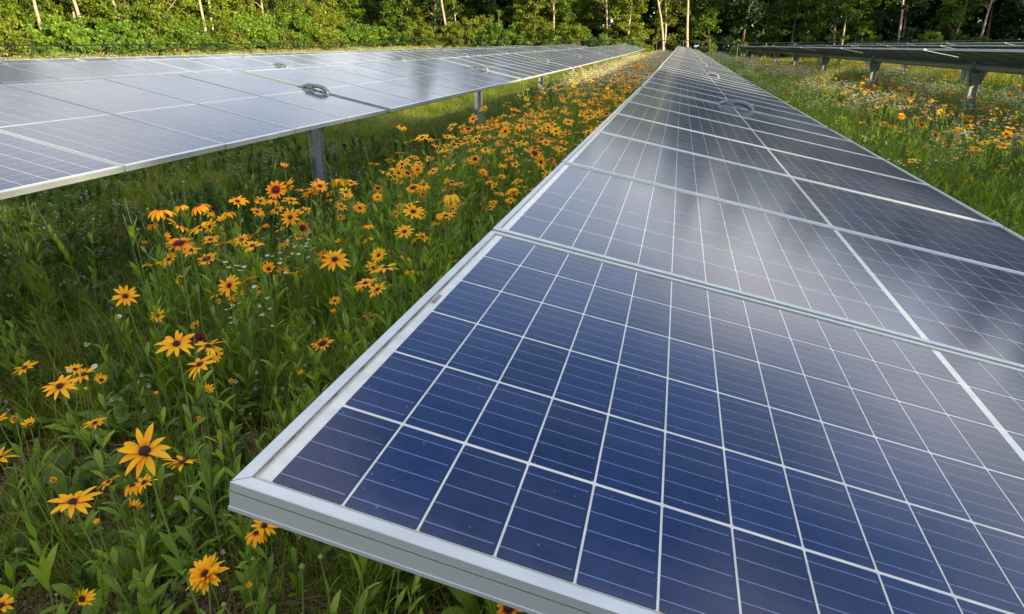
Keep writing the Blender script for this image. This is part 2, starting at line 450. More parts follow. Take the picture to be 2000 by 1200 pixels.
def ground_mat():
    m, nt, out = new_mat('meadow_soil')
    L = nt.links
    geo = node(nt, 'ShaderNodeNewGeometry')
    n1 = node(nt, 'ShaderNodeTexNoise'); n1.inputs['Scale'].default_value = 1.3; n1.inputs['Detail'].default_value = 9; L.new(geo.outputs['Position'], n1.inputs['Vector'])
    n2 = node(nt, 'ShaderNodeTexNoise'); n2.inputs['Scale'].default_value = 22; n2.inputs['Detail'].default_value = 8; L.new(geo.outputs['Position'], n2.inputs['Vector'])
    r1 = ramp(nt, [(0.35, (0.050, 0.034, 0.020)), (0.55, (0.085, 0.060, 0.038)), (0.75, (0.045, 0.055, 0.018))]); L.new(n1.outputs['Fac'], r1.inputs['Fac'])
    r2 = ramp(nt, [(0.3, (0.35, 0.35, 0.35)), (0.7, (1.3, 1.25, 1.2))]); L.new(n2.outputs['Fac'], r2.inputs['Fac'])
    mu = node(nt, 'ShaderNodeMixRGB', blend_type='MULTIPLY'); mu.inputs[0].default_value = 1; L.new(r1.outputs['Color'], mu.inputs[1]); L.new(r2.outputs['Color'], mu.inputs[2])
    # turf colour further out, where blades cannot be told apart
    sx = node(nt, 'ShaderNodeSeparateXYZ'); L.new(geo.outputs['Position'], sx.inputs[0])
    mr = node(nt, 'ShaderNodeMapRange'); mr.inputs['From Min'].default_value = 6; mr.inputs['From Max'].default_value = 22; L.new(sx.outputs['Y'], mr.inputs['Value'])
    mg = node(nt, 'ShaderNodeMixRGB'); L.new(mr.outputs['Result'], mg.inputs[0]); L.new(mu.outputs['Color'], mg.inputs[1]); mg.inputs[2].default_value = (0.045, 0.075, 0.018, 1)
    b = node(nt, 'ShaderNodeBump'); b.inputs['Strength'].default_value = 0.9; b.inputs['Distance'].default_value = 0.03; L.new(n2.outputs['Fac'], b.inputs['Height'])
    p = node(nt, 'ShaderNodeBsdfPrincipled'); L.new(mg.outputs['Color'], p.inputs['Base Color']); p.inputs['Roughness'].default_value = 0.95; p.inputs['Specular IOR Level'].default_value = 0.1
    L.new(b.outputs['Normal'], p.inputs['Normal'])
    L.new(p.outputs[0], out.inputs['Surface'])
    return m
M['ground'] = ground_mat()

# ------------------------------------------------------------------ the ground
def sstep(t):
    t = np.clip(t, 0, 1)
    return t * t * (3 - 2 * t)

def rise(Y):
    d = np.maximum(0, np.asarray(Y, float) - 8)
    d2 = np.minimum(d, 75)
    return 0.004 * d + 0.00005 * d2 * d2

def ground(X, Y):
    X = np.asarray(X, float); Y = np.asarray(Y, float)
    s = sstep((X - 1.6) / 3.6)
    z = rise(Y) * (1 - 0.8 * s) + 0.12 * s + 0.012 * np.clip(X - 5.4, 0, 40)
    z = z + 0.34 * sstep((-17 - X) / 12)
    z = z + 0.018 * np.sin(X * 1.9 + 1.0) * np.cos(Y * 1.3) + 0.012 * np.sin(X * 4.7 + Y * 3.1)
    return z

xs = np.unique(np.concatenate([np.arange(-12, 14, 0.25), np.arange(-60, 60, 2.0), np.linspace(-600, 600, 61)]))
ys = np.unique(np.concatenate([np.arange(-2, 20, 0.25), np.arange(-60, 140, 2.0), np.linspace(-600, 900, 61)]))
gx, gy = np.meshgrid(xs, ys)
gz = ground(gx, gy)
nx_, ny_ = len(xs), len(ys)
idx = np.arange(nx_ * ny_).reshape(ny_, nx_)
gf = np.stack([idx[:-1, :-1], idx[:-1, 1:], idx[1:, 1:], idx[1:, :-1]], -1).reshape(-1, 4)
gm = MB().add(np.stack([gx, gy, gz], -1), gf).mesh('meadow_ground', [M['ground']], smooth=True)
tag(link('ground', gm), 'bare dark soil and turf of the gently rising meadow between the panel rows', kind='structure')

# ------------------------------------------------------------------ solar trackers
HX, HY = 0.9925, 0.496            # half module
LIP, DEPTH = 0.014, 0.036
PITCH_M, GAP, NPB = 1.01, 0.15, 7   # module pitch, bearing gap, modules per bay
BAY = NPB * PITCH_M + GAP
Y0 = 0.467
CU, CV, GU, GV, CG = 0.0767, 0.1545, 0.0027, 0.0053, 0.017

def frame_mesh():
    mb = MB()
    # profile (inset from outer edge, z) going round: top lip, groove on the outer wall, inner return
    prof = [(0.0, 0.0), (0.0012, 0.0012), (LIP, 0.0012), (LIP, -0.0022), (0.004, -0.0042), (0.004, -DEPTH + 0.002), (0.028, -DEPTH + 0.002), (0.028, -DEPTH), (0.0, -DEPTH),
            (-0.0010, -DEPTH + 0.0015), (-0.0010, -DEPTH + 0.0055), (0.0, -DEPTH + 0.0062), (0.0, -0.0105), (0.00025, -0.0107), (0.00025, -0.0113), (0.0, -0.0115)]
    n = len(prof)
    corners = [(-1, -1), (1, -1), (1, 1), (-1, 1)]
    v = []
    for cx, cy in corners:
        for o, z in prof:
            v.append((cx * (HX - o), cy * (HY - o), z))
    f, mats = [], []
    for c in range(4):
        c2 = (c + 1) % 4
        for k in range(n):
            k2 = (k + 1) % n
            f.append((c * n + k, c * n + k2, c2 * n + k2, c2 * n + k))
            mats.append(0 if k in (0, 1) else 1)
    f = np.array(f); mats = np.array(mats)
    v = np.array(v)
    mb.add(v, f[mats == 0], 0)
    mb.add(np.zeros((0, 3)), np.zeros((0, 4), int), 1)
    mb.f[-1] = f[mats == 1]; mb.m[-1] = np.full((mats == 1).sum(), 1)
    for cx, cy in corners:          # hairline where the mitred corners meet
        a = np.array([cx * HX, cy * HY, 0.00135]); b = np.array([cx * (HX - LIP), cy * (HY - LIP), 0.00135])
        t = np.array([-cy * cx, 1.0, 0]) * 0.0005 * (1 if True else 0)
        t[:2] = np.array([-cy, cx]) * 0.00022
        mb.add([a - t, b - t, b + t, a + t], [(0, 1, 2, 3)], 2)
        a2, b2 = a.copy(), b.copy()
    return mb.mesh('module_frame', [M['alu'], M['alu_side'], M['hole']])

def laminate_mesh():
    mb = MB()
    a, b = HX - 0.005, HY - 0.005
    v = [(-a, -b, -0.0014), (a, -b, -0.0014), (a, b, -0.0014), (-a, b, -0.0014)]
    mb.add(v, [(0, 1, 2, 3)], 0)
    v = [(-a, -b, -0.0056), (a, -b, -0.0056), (a, b, -0.0056), (-a, b, -0.0056)]
    mb.add(v, [(3, 2, 1, 0)], 1)
    mb.box((0.06, -0.06, -0.022), (0.17, 0.06, -0.0062), 2)      # junction box
    return mb.mesh('solar_module', [M['sheet'], M['under'], M['galv_dark']])

def cell_positions():
    out = []
    tv = 6 * CV + 5 * GV
    for j in range(6):
        y = -tv / 2 + CV / 2 + j * (CV + GV)
        for i in range(24):
            half = i >= 12
            k = i - 12 if half else i
            x = (CG / 2 + CU / 2 + k * (CU + GU))
            x = x if half else -(CG / 2 + CU / 2 + (11 - k) * (CU + GU))
            out.append((x, y))
    return out
CELLS = cell_positions()

def single_cell_mesh():
    mb = MB()
    a, b, ch = CU / 2, CV / 2, 0.0015
    pts = [(-a + ch, -b), (a - ch, -b), (a, -b + ch), (a, b - ch), (a - ch, b), (-a + ch, b), (-a, b - ch), (-a, -b + ch)]
    v = [(x, y, -0.0010) for x, y in pts] + [(x, y, -0.0013) for x, y in pts]
    uv = [((x + a) / (2 * a), (y + b) / (2 * b)) for x, y in pts] * 2
    mb.add(v[:8], [list(range(8))], 0, None, uv[:8])
    mb.add(v, [(i, (i + 1) % 8, 8 + (i + 1) % 8, 8 + i) for i in range(8)], 0, None, uv)
    for k in range(1): pass
    return mb.mesh('solar_cell', [M['cell']], uv=True)

def all_cells_mesh():
    mb = MB()
    a, b = CU / 2, CV / 2
    r = np.random.default_rng(3)
    for (x, y) in CELLS:
        mb.add([(x - a, y - b, -0.0010), (x + a, y - b, -0.0010), (x + a, y + b, -0.0010), (x - a, y + b, -0.0010)], [(0, 1, 2, 3)], 0, r.random(), [(0, 0), (1, 0), (1, 1), (0, 1)])
    return mb.mesh('solar_cells', [M['cell']], uv=True)

FRAME, LAM, CELL1, CELLN = frame_mesh(), laminate_mesh(), single_cell_mesh(), all_cells_mesh()

def rail_mesh():
    mb = MB()
    mb.box((-0.42, -0.022, -0.028), (0.42, 0.022, 0.0))
    mb.box((-0.42, -0.034, -0.003), (0.42, 0.034, 0.0012))
    return mb.mesh('mounting_rail', [M['galv']])
RAIL = rail_mesh()

TUBE_R = 0.068
TUBE_DROP = DEPTH + 0.03 + TUBE_R
def ring_mesh():
    """bearing hoop standing up through the gap: a wide flat arch, with a clamp block on its left shoulder"""
    mb = MB()
    th = np.linspace(-0.15, math.pi + 0.15, 22)
    x = 0.175 * np.cos(th) + 0.02
    z = -0.030 + 0.105 * np.sign(np.sin(th)) * np.abs(np.sin(th)) ** 0.75 * (0.80 + 0.20 * np.cos(th))
    path = np.stack([x, np.zeros_like(x), z], -1)
    mb.tube(path, 0.024 + 0.004 * np.cos(th), 12, 0)
    mb.box((-0.075, -0.030, -0.05), (0.0, 0.030, 0.066), 0)
    mb.box((-0.081, -0.026, -0.02), (-0.0752, 0.026, 0.050), 0)
    for yy in (-0.0365,):
        mb.tube([(-0.055, yy, 0.02), (-0.055, yy - 0.008, 0.02)], 0.009, 6, 0)
        mb.tube([(-0.015, yy, 0.02), (-0.015, yy - 0.008, 0.02)], 0.009, 6, 0)
    # lower saddle round the tube
    th = np.linspace(0, 2 * math.pi, 25)
    path = np.stack([0.098 * np.cos(th), 0 * th, -TUBE_DROP + 0.098 * np.sin(th)], -1)
    mb.tube(path, 0.022, 8, 0, caps=False)
    mb.tube([(0.06, -0.03, -0.01), (0.06, 0.03, -0.01)], 0.02, 8, 1)
    return mb.mesh('bearing_hoop', [M['hoop'], M['galv_dark']], smooth=False)
RING = ring_mesh()

def housing_mesh():
    mb = MB()
    mb.tube([(0, -0.055, 0), (0, -0.045, 0), (0, 0.045, 0), (0, 0.055, 0)], [0.082, 0.094, 0.094, 0.082], 20, 0)
    for k in range(5):
        y = -0.034 + k * 0.017
        mb.tube([(0, y - 0.003, 0), (0, y + 0.003, 0)], 0.099, 20, 0)
    return mb.mesh('bearing_housing', [M['galv_dark']], smooth=False)
HOUSE = housing_mesh()

def post_mesh(h):
    """H section driven into the ground; its head flares to carry the bearing; z=0 at the tube centre"""
    mb = MB()
    top = -0.20
    t = 0.006
    for sx in (-1, 1):
        x0, x1 = sorted((sx * 0.076, sx * (0.076 - t)))
        mb.box((x0, -0.05, -h - 0.5), (x1, 0.05, top), 0)
    mb.box((-0.0695, -0.003, -h - 0.5), (0.0695, 0.003, top - 0.001), 0)
    # flared head
    for sx in (-1, 1):
        v = []
        for y in (-0.052, 0.052):
            v += [(sx * 0.079, y, top - 0.16), (sx * 0.086, y, top - 0.16), (sx * 0.150, y, -0.075), (sx * 0.158, y, -0.075)]
        f = [(0, 1, 3, 2), (4, 6, 7, 5), (0, 4, 5, 1), (2, 3, 7, 6), (1, 5, 7, 3), (0, 2, 6, 4)]
        mb.add(v, f, 0)
    # curved yoke plate under the bearing
    v, f = [], []
    n = 9
    for y in (-0.012, 0.006):
        for k in range(n):
            a = math.pi + math.pi * k / (n - 1)
            v.append((0.112 * math.cos(a), y, 0.112 * math.sin(a) + 0.01))
        for k in range(n):
            q = k / (n - 1) * 2 - 1
            v.append((q * (0.148 if abs(q) > 0.9 else 0.12), y, -0.075 if abs(q) > 0.9 else -0.36))
    for k in range(n - 1):
        f.append((k, k + 1, n + k + 1, n + k))
        f.append((2 * n + k + 1, 2 * n + k, 3 * n + k, 3 * n + k + 1))
        f.append((k + 1, k, 2 * n + k, 2 * n + k + 1))
    mb.add(v, f, 0)
    # slots punched in the flanges
    for sx in (-1, 1):
        for zz in (-0.55, -0.62, -0.86):
            for yy in (-0.018, 0.018):
                x = sx * 0.0763
                mb.add([(x, yy - 0.004, zz - 0.018), (x, yy + 0.004, zz - 0.018), (x, yy + 0.004, zz + 0.018), (x, yy - 0.004, zz + 0.018)], [(0, 1, 2, 3)], 1)
    return mb.mesh('post', [M['galv'], M['hole']])
POST = {}

def tracker(name, label, Xleft, zleft_fn, tilt, nmod, detail, y_start=Y0, group='rows of ground mounted solar panels'):
    Xc = Xleft + HX * math.cos(tilt)
    zc = lambda Y: zleft_fn(Y) - HX * math.sin(tilt)
    root = empty(name, (Xc, y_start, float(ground(Xc, y_start))))
    tag(root, label, 'solar panel row', group)
    o3 = Vector(root.location)
    put = 0
    bay = 0
    while put < nmod:
        ya = y_start + bay * BAY
        yb = ya + BAY
        za, zb = zc(ya), zc(yb)
        sl = math.atan2(zb - za, BAY)
        rot = (sl, tilt, 0)
        n = min(NPB, nmod - put)
        mat = Euler(rot).to_matrix()
        nrm = mat @ Vector((0, 0, 1))
        jog = random.uniform(-0.006, 0.006)
        for k in range(n):
            y = ya + k * PITCH_M + HY
            z = za + (zb - za) * (y - ya) / BAY
            dt = random.uniform(-0.0012, 0.0012)
            m = link('solar_module', LAM, root, Vector((Xc + jog + random.uniform(-0.0015, 0.0015), y, z)) - o3, (sl + dt, tilt + random.uniform(-0.0012, 0.0012), 0))
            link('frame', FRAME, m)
            if (put + k) in detail:
                for (cx, cy) in CELLS:
                    link('solar_cell', CELL1, m, (cx, cy, 0))
            else:
                tag(link('solar_cells', CELLN, m), kind='stuff')
            rr = link('mounting_rail', RAIL, root, Vector((Xc, y + HY + 0.009, z)) - o3 - nrm * (DEPTH + 0.002), rot)
        # tube, bearing, post at the far gap of this bay
        mb = MB()
        L_ = n * PITCH_M + GAP
        mb.tube([(0, 0.02 if bay == 0 else -0.001, 0), (0, L_ * 0.5 - 0.1, 0)], TUBE_R, 18)
        mb.tube([(0, L_ * 0.5 - 0.1, 0), (0, L_ * 0.5 + 0.1, 0)], TUBE_R + 0.008, 18)
        mb.tube([(0, L_ * 0.5 + 0.1, 0), (0, L_, 0)], TUBE_R, 18)
        link('torque_tube', mb.mesh('torque_tube', [M['galv']], smooth=False), root, Vector((Xc, ya, za)) - o3 - nrm * TUBE_DROP, (sl, 0, 0))
        gy_ = ya + n * PITCH_M + GAP / 2 - 0.009
        zz = za + (zb - za) * (gy_ - ya) / BAY
        tc_ = Vector((Xc, gy_, zz)) - nrm * TUBE_DROP
        link('bearing_hoop', RING, root, Vector((Xc, gy_, zz)) - o3, (0, tilt, 0))
        link('bearing_housing', HOUSE, root, tc_ - o3, (sl, 0, 0))
        h = round(tc_.z - float(ground(tc_.x, tc_.y)), 1)
        if h not in POST: POST[h] = post_mesh(h)
        link('post', POST[h], root, tc_ - o3)
        put += n
        bay += 1
    return root

T1, T2 = R(11.33), R(12.0)
NM = 66
tracker('solar_panel_row', 'nearest row of blue solar panels, its front corner filling the lower right of the view', -0.397, lambda Y: EYE - 0.401 + float(rise(Y)), T1, NM, (0, 1))
tracker('solar_panel_row', 'solar panel row just left of the nearest one, on pale steel posts, mirroring peach cloud', -5.254, lambda Y: EYE - 0.285 + float(rise(Y)) * 1.1, T2, NM, (2, 3))
tracker('solar_panel_row', 'middle one of the three solar panel rows on the left', -10.11, lambda Y: EYE - 0.262 + float(rise(Y)), T2, NM, ())
tracker('solar_panel_row', 'farthest left solar panel row, next to the flowery strip before the fence', -14.97, lambda Y: EYE - 0.315 + float(rise(Y)) * 0.9, T2, NM, ())
tracker('solar_panel_row', 'first solar panel row to the right, seen from below on dark tube and flared posts', 4.46, lambda Y: EYE - 0.045 + float(rise(Y)) * 0.2, T1, NM, ())
tracker('solar_panel_row', 'middle one of the three solar panel rows at right, mostly hidden, bright edge', 9.32, lambda Y: EYE + 0.012 + float(rise(Y)) * 0.2, T1, NM, ())
tracker('solar_panel_row', 'farthest right solar panel row, its pale edge against the dark trees', 14.18, lambda Y: EYE + 0.12 + 0.0022 * max(0, Y - 20), T1, NM, ())

# small print on the first module: maker's bar code strip beside the left frame (flat print)
near = [o for o in C.objects if o.name == 'solar_panel_row'][0]
m0 = [o for o in near.children if o.name.startswith('solar_module')][0]
mb = MB()
x = -HX + 0.0195
yy = 0.03
r_ = random.Random(5)
while yy < 0.072:
    w = r_.choice([0.0006, 0.0010, 0.0016])
    mb.add([(x, yy, -0.00115), (x + 0.0075, yy, -0.00115), (x + 0.0075, yy + w, -0.00115), (x, yy + w, -0.00115)], [(0, 1, 2, 3)])
    yy += w + r_.choice([0.0007, 0.0012])
link('bar_code', mb.mesh('bar_code', [M['ink']]), m0)

# ------------------------------------------------------------------ fence
def fence(name, label, p0, p1, step, h, cat='fence'):
    p0, p1 = Vector(p0), Vector(p1)
    L_ = (p1 - p0).length
    n = int(L_ / step)
    d = (p1 - p0) / L_
    root = empty(name, (p0.x, p0.y, float(ground(p0.x, p0.y))))
    tag(root, label, cat)
    pm = MB().tube([(0, 0, -0.3), (0, 0, h)], 0.05, 8).mesh('fence_post', [M['fence']])
    o3 = Vector(root.location)
    rail = []
    for k in range(n + 1):
        p = p0 + d * (k * step)
        z = float(ground(p.x, p.y))
        link('fence_post', pm, root, Vector((p.x, p.y, z)) - o3)
        rail.append((p.x - o3.x, p.y - o3.y, z + h - o3.z))
    link('top_rail', MB().tube(rail, 0.042, 6).mesh('top_rail', [M['fence']]), root)
    wires = MB()
    s, w = 0.14, 0.0035
    side = Vector((-d.y, d.x, 0))
    tot = n * step
    a = -h
    V, F = [], []
    nv = 0
    def zat(q):
        k = min(n - 1, max(0, int(q / step))); t = q / step - k
        return rail[k][2] * (1 - t) + rail[k + 1][2] * t - h
    while a < tot:
        for sgn in (1, -1):
            q0, q1 = (a, a + h)
            z0, z1 = (0, h) if sgn == 1 else (h, 0)
            if q0 < 0:
                t = -q0 / h; z0 = z0 + (z1 - z0) * t; q0 = 0
            if q1 > tot:
                t = (q1 - tot) / h; z1 = z1 - (z1 - z0) * t * 1.0; q1 = tot
            if q1 - q0 < 0.05: continue
            A = p0 + d * q0 - Vector((o3.x, o3.y, 0)); B = p0 + d * q1 - Vector((o3.x, o3.y, 0))
            za, zb = zat(q0) + z0, zat(q1) + z1
            V += [(A.x, A.y, za - w), (B.x, B.y, zb - w), (B.x, B.y, zb + w), (A.x, A.y, za + w)]
            F.append((nv, nv + 1, nv + 2, nv + 3)); nv += 4
        a += s
    wires.add(V, F)
    tag(link('wire_netting', wires.mesh('wire_netting', [M['fence']]), root), kind='stuff')
    return root
FX, FY = -36.0, 84.0
fence('wire_fence', 'long black wire mesh fence along the left edge of the meadow before the sunlit shrubs', (FX, 12, 0), (FX, FY, 0), 3.0, 1.36)
fence('wire_fence', 'black wire mesh fence across the far end of the panel rows before the dark trees', (FX + 0.1, FY + 0.1, 0), (66, FY + 0.1, 0), 3.0, 1.82)

# ------------------------------------------------------------------ trees
def leaf_cloud(mb, centers, rad, n_each, size, mat, r, flat=0.75, tint_by=None):
    """leaf-sized quads gathered in loose clusters"""
    K = len(centers)
    c = np.repeat(centers, n_each, 0)
    rd = np.repeat(np.broadcast_to(rad, (K,)), n_each)[:, None]
    u = r.normal(size=(len(c), 3)); u /= np.linalg.norm(u, axis=1)[:, None]
    q = r.random((len(c), 1)) ** 0.45
    off = u * q * rd; off[:, 2] *= flat
    p = c + off
    n = u * 0.6 + r.normal(size=u.shape) * 0.6 + np.array([0, 0, 0.45])
    n /= np.linalg.norm(n, axis=1)[:, None]
    a = np.cross(n, r.normal(size=n.shape)); a /= np.linalg.norm(a, axis=1)[:, None]
    b = np.cross(n, a)
    s = (size * r.uniform(0.6, 1.35, len(c)))[:, None]
    v = np.stack([p - a * s, p + b * s * 0.55, p + a * s, p - b * s * 0.55], 1)
    f = np.arange(len(c) * 4).reshape(-1, 4)
    t = np.repeat(r.uniform(0, 1, K), n_each) * 0.6 + r.random(len(c)) * 0.4
    mb.add(v, f, mat, np.repeat(t, 4))

def limb_path(r, p0, d, L, n=6, wob=0.12, lift=0.0):
    pts = [np.array(p0, float)]
    d = np.array(d, float); d /= np.linalg.norm(d)
    for k in range(n):
        d = d + r.normal(size=3) * wob + np.array([0, 0, lift])
        d /= np.linalg.norm(d)
        pts.append(pts[-1] + d * L / n)
    return np.array(pts)

def tree_meshes(seed, H, Rc, zb, leafmat, barkmat, clusters=110, per=60, size=0.17, lean=0.05, bare=False, crad=0.9, trad=None):
    r = np.random.default_rng(seed)
    t = MB()
    trad = trad or H * 0.007 + 0.03
    tr = limb_path(r, (0, 0, -0.3), (r.normal() * lean, r.normal() * lean, 1), H * 0.9, 9, 0.05, 0.02)
    rad = np.linspace(trad, trad * 0.22, len(tr)); rad[0] *= 1.5
    t.tube(tr, rad, 9)
    tips = []
    nl = 13 if bare else 17
    for k in range(nl):
        s = r.uniform(0.16 if not bare else 0.3, 0.97)
        i = s * (len(tr) - 1); j = int(i); p = tr[j] * (1 - (i - j)) + tr[min(j + 1, len(tr) - 1)] * (i - j)
        if p[2] < zb * 0.8: continue
        az = r.uniform(0, 2 * math.pi)
        L_ = Rc * r.uniform(0.55, 1.1) * (1.0 - 0.55 * max(0, s - 0.45))
        el = r.uniform(0.15, 0.9) if not bare else r.uniform(0.7, 1.2)
        lp = limb_path(r, p, (math.cos(az) * math.cos(el), math.sin(az) * math.cos(el), math.sin(el)), L_, 6, 0.16, 0.03)
        rr0 = trad * (0.48 - 0.3 * s)
        t.tube(lp, np.linspace(rr0, rr0 * 0.2, len(lp)), 6)
        tips += list(lp[2:])
        for q in range(3):
            j = r.integers(2, 6)
            sp = limb_path(r, lp[j], (r.normal(), r.normal(), 0.6 + r.normal() * 0.5), L_ * r.uniform(0.25, 0.5), 4, 0.2, 0.02)
            t.tube(sp, np.linspace(rr0 * 0.35, rr0 * 0.1, len(sp)), 4)
            tips += list(sp[1:])
    trunk = t.mesh('trunk', [barkmat], smooth=True)
    tips = np.array(tips)
    tips = tips[tips[:, 2] > zb]
    sel = tips[r.integers(0, len(tips), clusters)] + r.normal(size=(clusters, 3)) * np.array([0.45, 0.45, 0.35])
    c = MB()
    leaf_cloud(c, sel, r.uniform(0.45, 1.0, clusters) * crad, per, size, 0, r)
    if not bare:      # low skirts of foliage on the open side of the wood
        ns = 36
        a = r.uniform(0, 6.28, ns); q = Rc * 0.85 * np.sqrt(r.random(ns))
        leaf_cloud(c, np.stack([q * np.cos(a), q * np.sin(a), r.uniform(zb, 9.5, ns)], -1), r.uniform(0.4, 0.85, ns), per, size, 0, r, flat=0.5)
    # loose outer leaves
    leaf_cloud(c, sel[: clusters // 3] + r.normal(size=(clusters // 3, 3)) * 0.7, 1.2 * crad, max(4, per // 5), size * 0.9, 0, r)
    crown = c.mesh('crown', [leafmat])
    return trunk, crown

def shrub_meshes(seed, H, Rc, leafmat, n=70, per=60, size=0.10):
    r = np.random.default_rng(seed)
    t = MB()
    cs = []
    for k in range(9):
        az = r.uniform(0, 2 * math.pi); el = r.uniform(0.7, 1.4)
        lp = limb_path(r, (r.normal() * 0.15, r.normal() * 0.15, -0.1), (math.cos(az) * math.cos(el), math.sin(az) * math.cos(el), math.sin(el)), H * r.uniform(0.6, 1.0), 5, 0.15)
        t.tube(lp, np.linspace(0.03, 0.008, len(lp)), 5)
    stems = t.mesh('stem', [M['bark']], smooth=True)
    u = r.normal(size=(n, 3)); u /= np.linalg.norm(u, axis=1)[:, None]
    q = r.uniform(0.3, 1, n)[:, None]
    lump = 1 + 0.25 * np.sin(u[:, 0] * 3 + seed) * np.cos(u[:, 1] * 4 + seed)
    c = u * q * lump[:, None] * np.array([Rc, Rc, H * 0.5]) + np.array([0, 0, H * 0.48])
    c[:, 2] = np.maximum(c[:, 2], 0.15)
    mb = MB()
    leaf_cloud(mb, c, r.uniform(0.3, 0.55, n) * Rc * 0.45, per, size, 0, r)
    return stems, mb.mesh('foliage', [leafmat])

TREES = {
    'green': [tree_meshes(11 + k, 15 + 1.5 * k, 3.6, 1.2, M['crown'], M['bark'], 130, 78, 0.125) for k in range(4)],
    'yellow': [tree_meshes(31 + k, 13 + 2 * k, 3.2, 1.0, M['crown_y'], M['bark_pale'], 100, 78, 0.118) for k in range(3)],
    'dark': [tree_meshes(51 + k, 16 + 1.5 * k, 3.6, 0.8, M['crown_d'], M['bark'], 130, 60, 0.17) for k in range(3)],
    'bare': [tree_meshes(71 + k, 15 + 1.5 * k, 2.6, 7.0, M['crown_y'], M['bark_pale'], 46, 40, 0.13, bare=True, lean=0.03, trad=0.17) for k in range(4)],
}
SHRUBS = [shrub_meshes(91 + k, 2.4 + 0.5 * k, 1.7 + 0.2 * k, M['shrub'] if k < 3 else M['crown_y']) for k in range(4)]

def plant_tree(kind, v, x, y, rz, s, label, group=None, lean=(0, 0)):
    t, c = TREES[kind][v % len(TREES[kind])]
    root = empty('bare_tree' if kind == 'bare' else 'tree', (x, y, float(ground(x, y)) - 0.05), (lean[0], lean[1], rz))
    root.scale = (s, s, s)
    tag(root, label, 'tree', group)
    link('trunk', t, root); link('crown', c, root)
    return root

tr_ = np.random.default_rng(123)
# woodland edge behind the left fence (rows of trees running away with the fence), sunlit
for layer, (x0, n) in enumerate([(-44.5, 27), (-49, 24), (-54.5, 20)]):
    for k in range(n):
        y = 14 + k * (88.0 / n) * (1 + 0.0) + tr_.uniform(-1.2, 1.2)
        x = x0 + tr_.uniform(-1.5, 1.5)
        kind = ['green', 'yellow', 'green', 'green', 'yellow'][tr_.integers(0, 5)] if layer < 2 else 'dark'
        whr = 'near end of the left fence' if y < 42 else 'middle of the left fence' if y < 66 else 'far corner of the left fence'
        frt = ['front', 'middle', 'innermost'][layer]
        lab = {'green': 'mid green leafy tree', 'yellow': 'yellow green tree with pale trunk', 'dark': 'dark tree'}[kind] + ', %s line, behind ' % frt + whr
        plant_tree(kind, int(tr_.integers(0, 9)), x, y, tr_.uniform(0, 6.28), tr_.uniform(0.85, 1.15), lab, {'green': 'mid green trees of the left wood', 'yellow': 'yellow green trees of the left wood', 'dark': 'dark inner trees of the left wood'}[kind])
# woodland across the far end
for layer, (y0, n) in enumerate([(90.5, 26), (96, 24), (102, 20)]):
    for k in range(n):
        x = -40 + k * (112.0 / n) + tr_.uniform(-1.3, 1.3)
        y = y0 + tr_.uniform(-1.6, 1.6)
        if layer == 0 and tr_.random() < 0.22: continue
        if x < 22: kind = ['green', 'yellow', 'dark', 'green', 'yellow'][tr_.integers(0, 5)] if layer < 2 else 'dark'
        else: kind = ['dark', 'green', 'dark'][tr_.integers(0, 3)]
        whr = 'beyond the left panel rows' if x < -6 else 'beyond the nearest row end' if x < 8 else 'beyond the right panel rows' if x < 28 else 'at the dark right hand side'
        frt = ['front', 'middle', 'innermost'][layer]
        lab = {'green': 'mid green leafy tree', 'yellow': 'yellow green tree with pale trunk', 'dark': 'dark shaded tree'}[kind] + ', %s line of the wood ' % frt + whr
        plant_tree(kind, int(tr_.integers(0, 9)), x, y, tr_.uniform(0, 6.28), tr_.uniform(0.85, 1.2), lab, {'green': 'mid green trees of the far wood', 'yellow': 'yellow green trees of the far wood', 'dark': 'dark trees of the far wood'}[kind])

def at_depth(px, X=None, Y=None):
    d = unproject(px, 84)
    s = X / d.x if X is not None else Y / d.y
    return d.x * s, d.y * s
# trunks that can be told apart in front of the foliage
bare = [(88, 'X', -42.6, 0.16, 'leaning pale bare trunk, leftmost of those behind the left fence'),
        (170, 'X', -42.8, 0.10, 'tall pale trunk leaning left, second from the left behind the left fence'),
        (255, 'X', -43.0, 0.09, 'thin pale trunk standing behind the left fence between two leaning ones'),
        (405, 'X', -42.8, 0.17, 'slim pale trunk leaning left above the rounded shrubs'),
        (420, 'X', -43.6, 0.02, 'upright pale trunk close beside a leaning one above the shrubs'),
        (520, 'X', -43.4, -0.05, 'pale forked trunk left of the middle of the left wood'),
        (875, 'Y', 88.5, 0.0, 'straight pale trunk over low shrubs beyond the middle panel rows'),
        (975, 'Y', 87.6, 0.0, 'dead white tree stub near the far fence, behind the flower patch'),
        (1080, 'Y', 89.0, -0.02, 'grey trunk with upswept bare branches left of the far end of the nearest row'),
        (1185, 'Y', 89.2, 0.03, 'bare grey branchy tree second left of the nearest row end'),
        (1297, 'Y', 88.0, 0.0, 'tall pale forked tree standing right at the far end of the nearest row'),
        (1345, 'Y', 88.5, -0.06, 'slim tan trunk just right of the tall pale forked tree'),
        (1645, 'Y', 89.5, -0.03, 'thin slanting trunk above the first right row'),
        (1755, 'Y', 88.8, 0.02, 'thin pale trunk in the dark right hand part of the far wood'),
        (1915, 'Y', 88.6, -0.07, 'lone slanting dead trunk against the darkest trees at far right')]
for k, (px, ax, val, ln, lab) in enumerate(bare):
    x, y = at_depth(px, X=val) if ax == 'X' else at_depth(px, Y=val)
    dirx = -ln
    s = 0.30 if px == 975 else tr_.uniform(0.8, 1.1) if ax == 'Y' else 0.85
    plant_tree('bare', k, x, y, tr_.uniform(0, 6.28), s, lab, 'trees with pale bare trunks', lean=(ln * 0.7 if ax == 'X' else 0.0, dirx * (0.7 if ax == 'X' else 1)))

